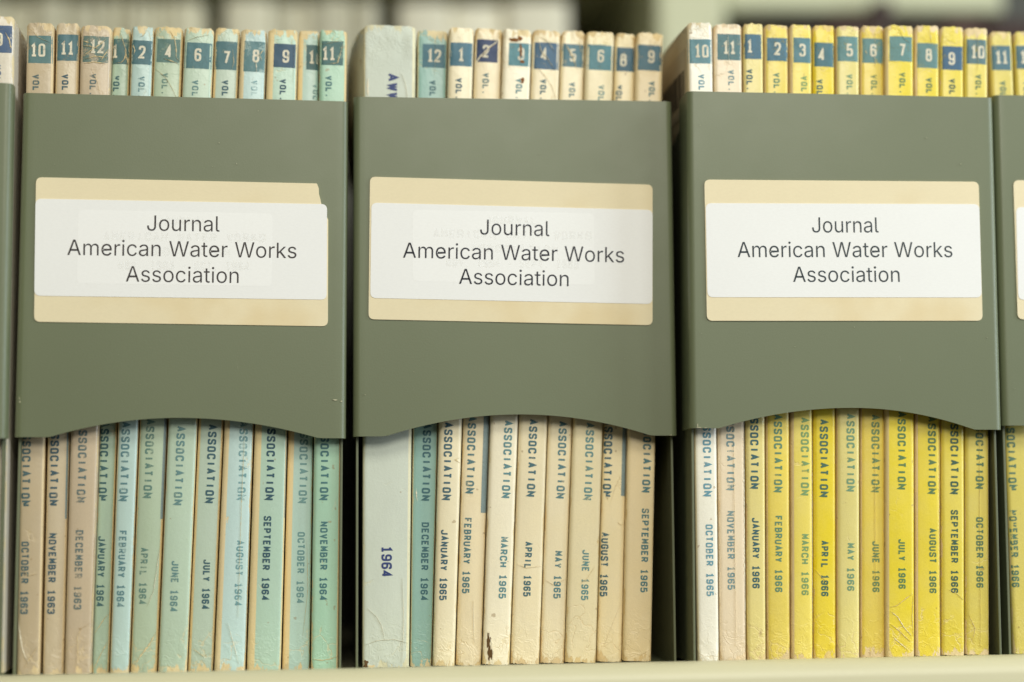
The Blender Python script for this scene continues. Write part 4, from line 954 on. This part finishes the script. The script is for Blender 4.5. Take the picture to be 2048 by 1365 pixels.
# ------------------------------------------------------------------ behind: the next bookcase, out of focus
RY = 1.05
def px2x(px, y=RY):
    """where the rear bookcase's features stand along its front (metres)"""
    return (-0.22482 + (px/2010)*(0.37818+0.22482))
bc = empty('bookcase', Matrix.Translation((.1, RY, -.05)))
tag(bc, 'cream steel bookcase standing out of focus behind the file boxes', 'bookcase')
inv = Matrix.Translation((-.1, -RY, .05))
def part(name, x0, x1, y0, y1, z0, z1, mat, bev=.002):
    bm = bmesh.new(); box_bm(bm, x0, x1, y0, y1, z0, z1, bev)
    bmesh.ops.transform(bm, matrix=inv, verts=bm.verts); return obj(name, bm, mat, bc)
M_BACKP = paint_mat('bay_shade_dark', srgb(58, 58, 44), 41)  # dark colour puts the shade of the bays into the panel
xu0, xu1 = px2x(1288), px2x(1430)
part('upright', xu0, xu1, RY-.012, RY+.25, -.4, .95, M_REAR, .004)
part('shelf_board', -.75, xu0-.0005, RY, RY+.249, .098, .118, M_REAR)
part('shelf_board', -.75, xu0-.0005, RY+.03, RY+.249, .405, .425, M_REAR)  # upper board out of view, added to block light above the pale volumes
part('shelf_board', xu1+.0005, px2x(2000), RY-.008, RY+.249, .3535, .392, M_REAR, .003)
part('shelf_board', xu1+.0005, .95, RY, RY+.249, .098, .118, M_REAR)
part('back_panel', -.75, .95, RY+.2505, RY+.256, -.4, .95, M_BACKP)
def volume(x0, x1, y0, z0, z1, col, label, group, depth=.17, cat='book'):
    bm = bmesh.new(); n = 8; w = x1-x0; rows = []
    prof = [(0, depth)]+[(.5-.5*math.cos(math.pi*k/n), -.003*math.sin(math.pi*k/n)) for k in range(n+1)]+[(1, depth)]
    zz = [z0, z0+.001, z0+(z1-z0)*.33, z0+(z1-z0)*.66, z1-.001, z1]
    for j, z in enumerate(zz):
        s = .0004 if j in (0, 5) else 0
        rows.append([bm.verts.new((x0+s+(w-2*s)*u-(x0+x1)/2, y, z-z0)) for u, y in prof])
    for a, b in zip(rows, rows[1:]):
        for i in range(len(prof)-1): bm.faces.new((a[i], a[i+1], b[i+1], b[i])).smooth = True
        bm.faces.new((a[-1], a[0], b[0], b[-1]))
    bm.faces.new(rows[-1]); bm.faces.new(list(reversed(rows[0])))
    bmesh.ops.recalc_face_normals(bm, faces=bm.faces)
    root = empty('shelved_volume', Matrix.Translation(((x0+x1)/2, y0, z0)))
    tag(root, label, cat, group)
    obj('binding', bm, paper_mat('pale_binding', col, x0*90, .12), root)
    bm = bmesh.new(); box_bm(bm, -w/2+.001, w/2-.001, .004, depth+.0025, .002, z1-z0-.004) if w > .004 else None
    obj('text_block', bm, M_PAGES, root)
rv = random.Random(8)
def cluster(edges, label, group, base, top, gap=.0004):
    for a, b in zip(edges, edges[1:]):
        k = rv.uniform(.94, 1.05)
        c = srgb(*[min(250, v*k) for v in base])
        volume(px2x(a)+gap, px2x(b)-gap, RY+rv.uniform(.002, .010), .118, top+rv.uniform(-.0012, .0012), c, label, group)
cluster([-420,-330,-250,-170,-90,-40,5,62,125,192,222,246,282,302,326,392], 'pale blurred volume in the left run of the far bookcase', 'pale volumes in the left run behind', (202,198,172), .3605)
cluster([432,530,553,606,636,680,694,738], 'pale blurred volume in the middle run, behind the aqua journals', 'pale volumes in the middle run behind', (206,202,178), .3608)
cluster([776,884,992,1120], 'broad cream volume out of focus above the cream journals', 'broad cream volumes behind', (224,219,196), .3610)
for a, b, z, c, lab in ((1440,1520,.3425,(60,54,44),0),(1520,1610,.3430,(54,48,42),0),(1612,1716,.3445,(72,56,50),0),(1718,1756,.3562,(76,64,60),1),(1760,1850,.3436,(62,54,46),0),(1852,1935,.3445,(84,64,58),0),(1937,2040,.3440,(66,50,46),0),(2042,2120,.344,(60,50,44),0)):
    volume(px2x(a), px2x(b), RY-.022, .118, z, srgb(*c), 'taller dark brown volume rising above the others behind the yellow journals' if lab else 'dark brown volume out of focus behind the yellow journals', 'dark volumes behind the yellow journals')

S.render.engine = 'CYCLES'
S.cycles.use_denoising = True
S.cycles.max_bounces = 6
S.cycles.transparent_max_bounces = 12
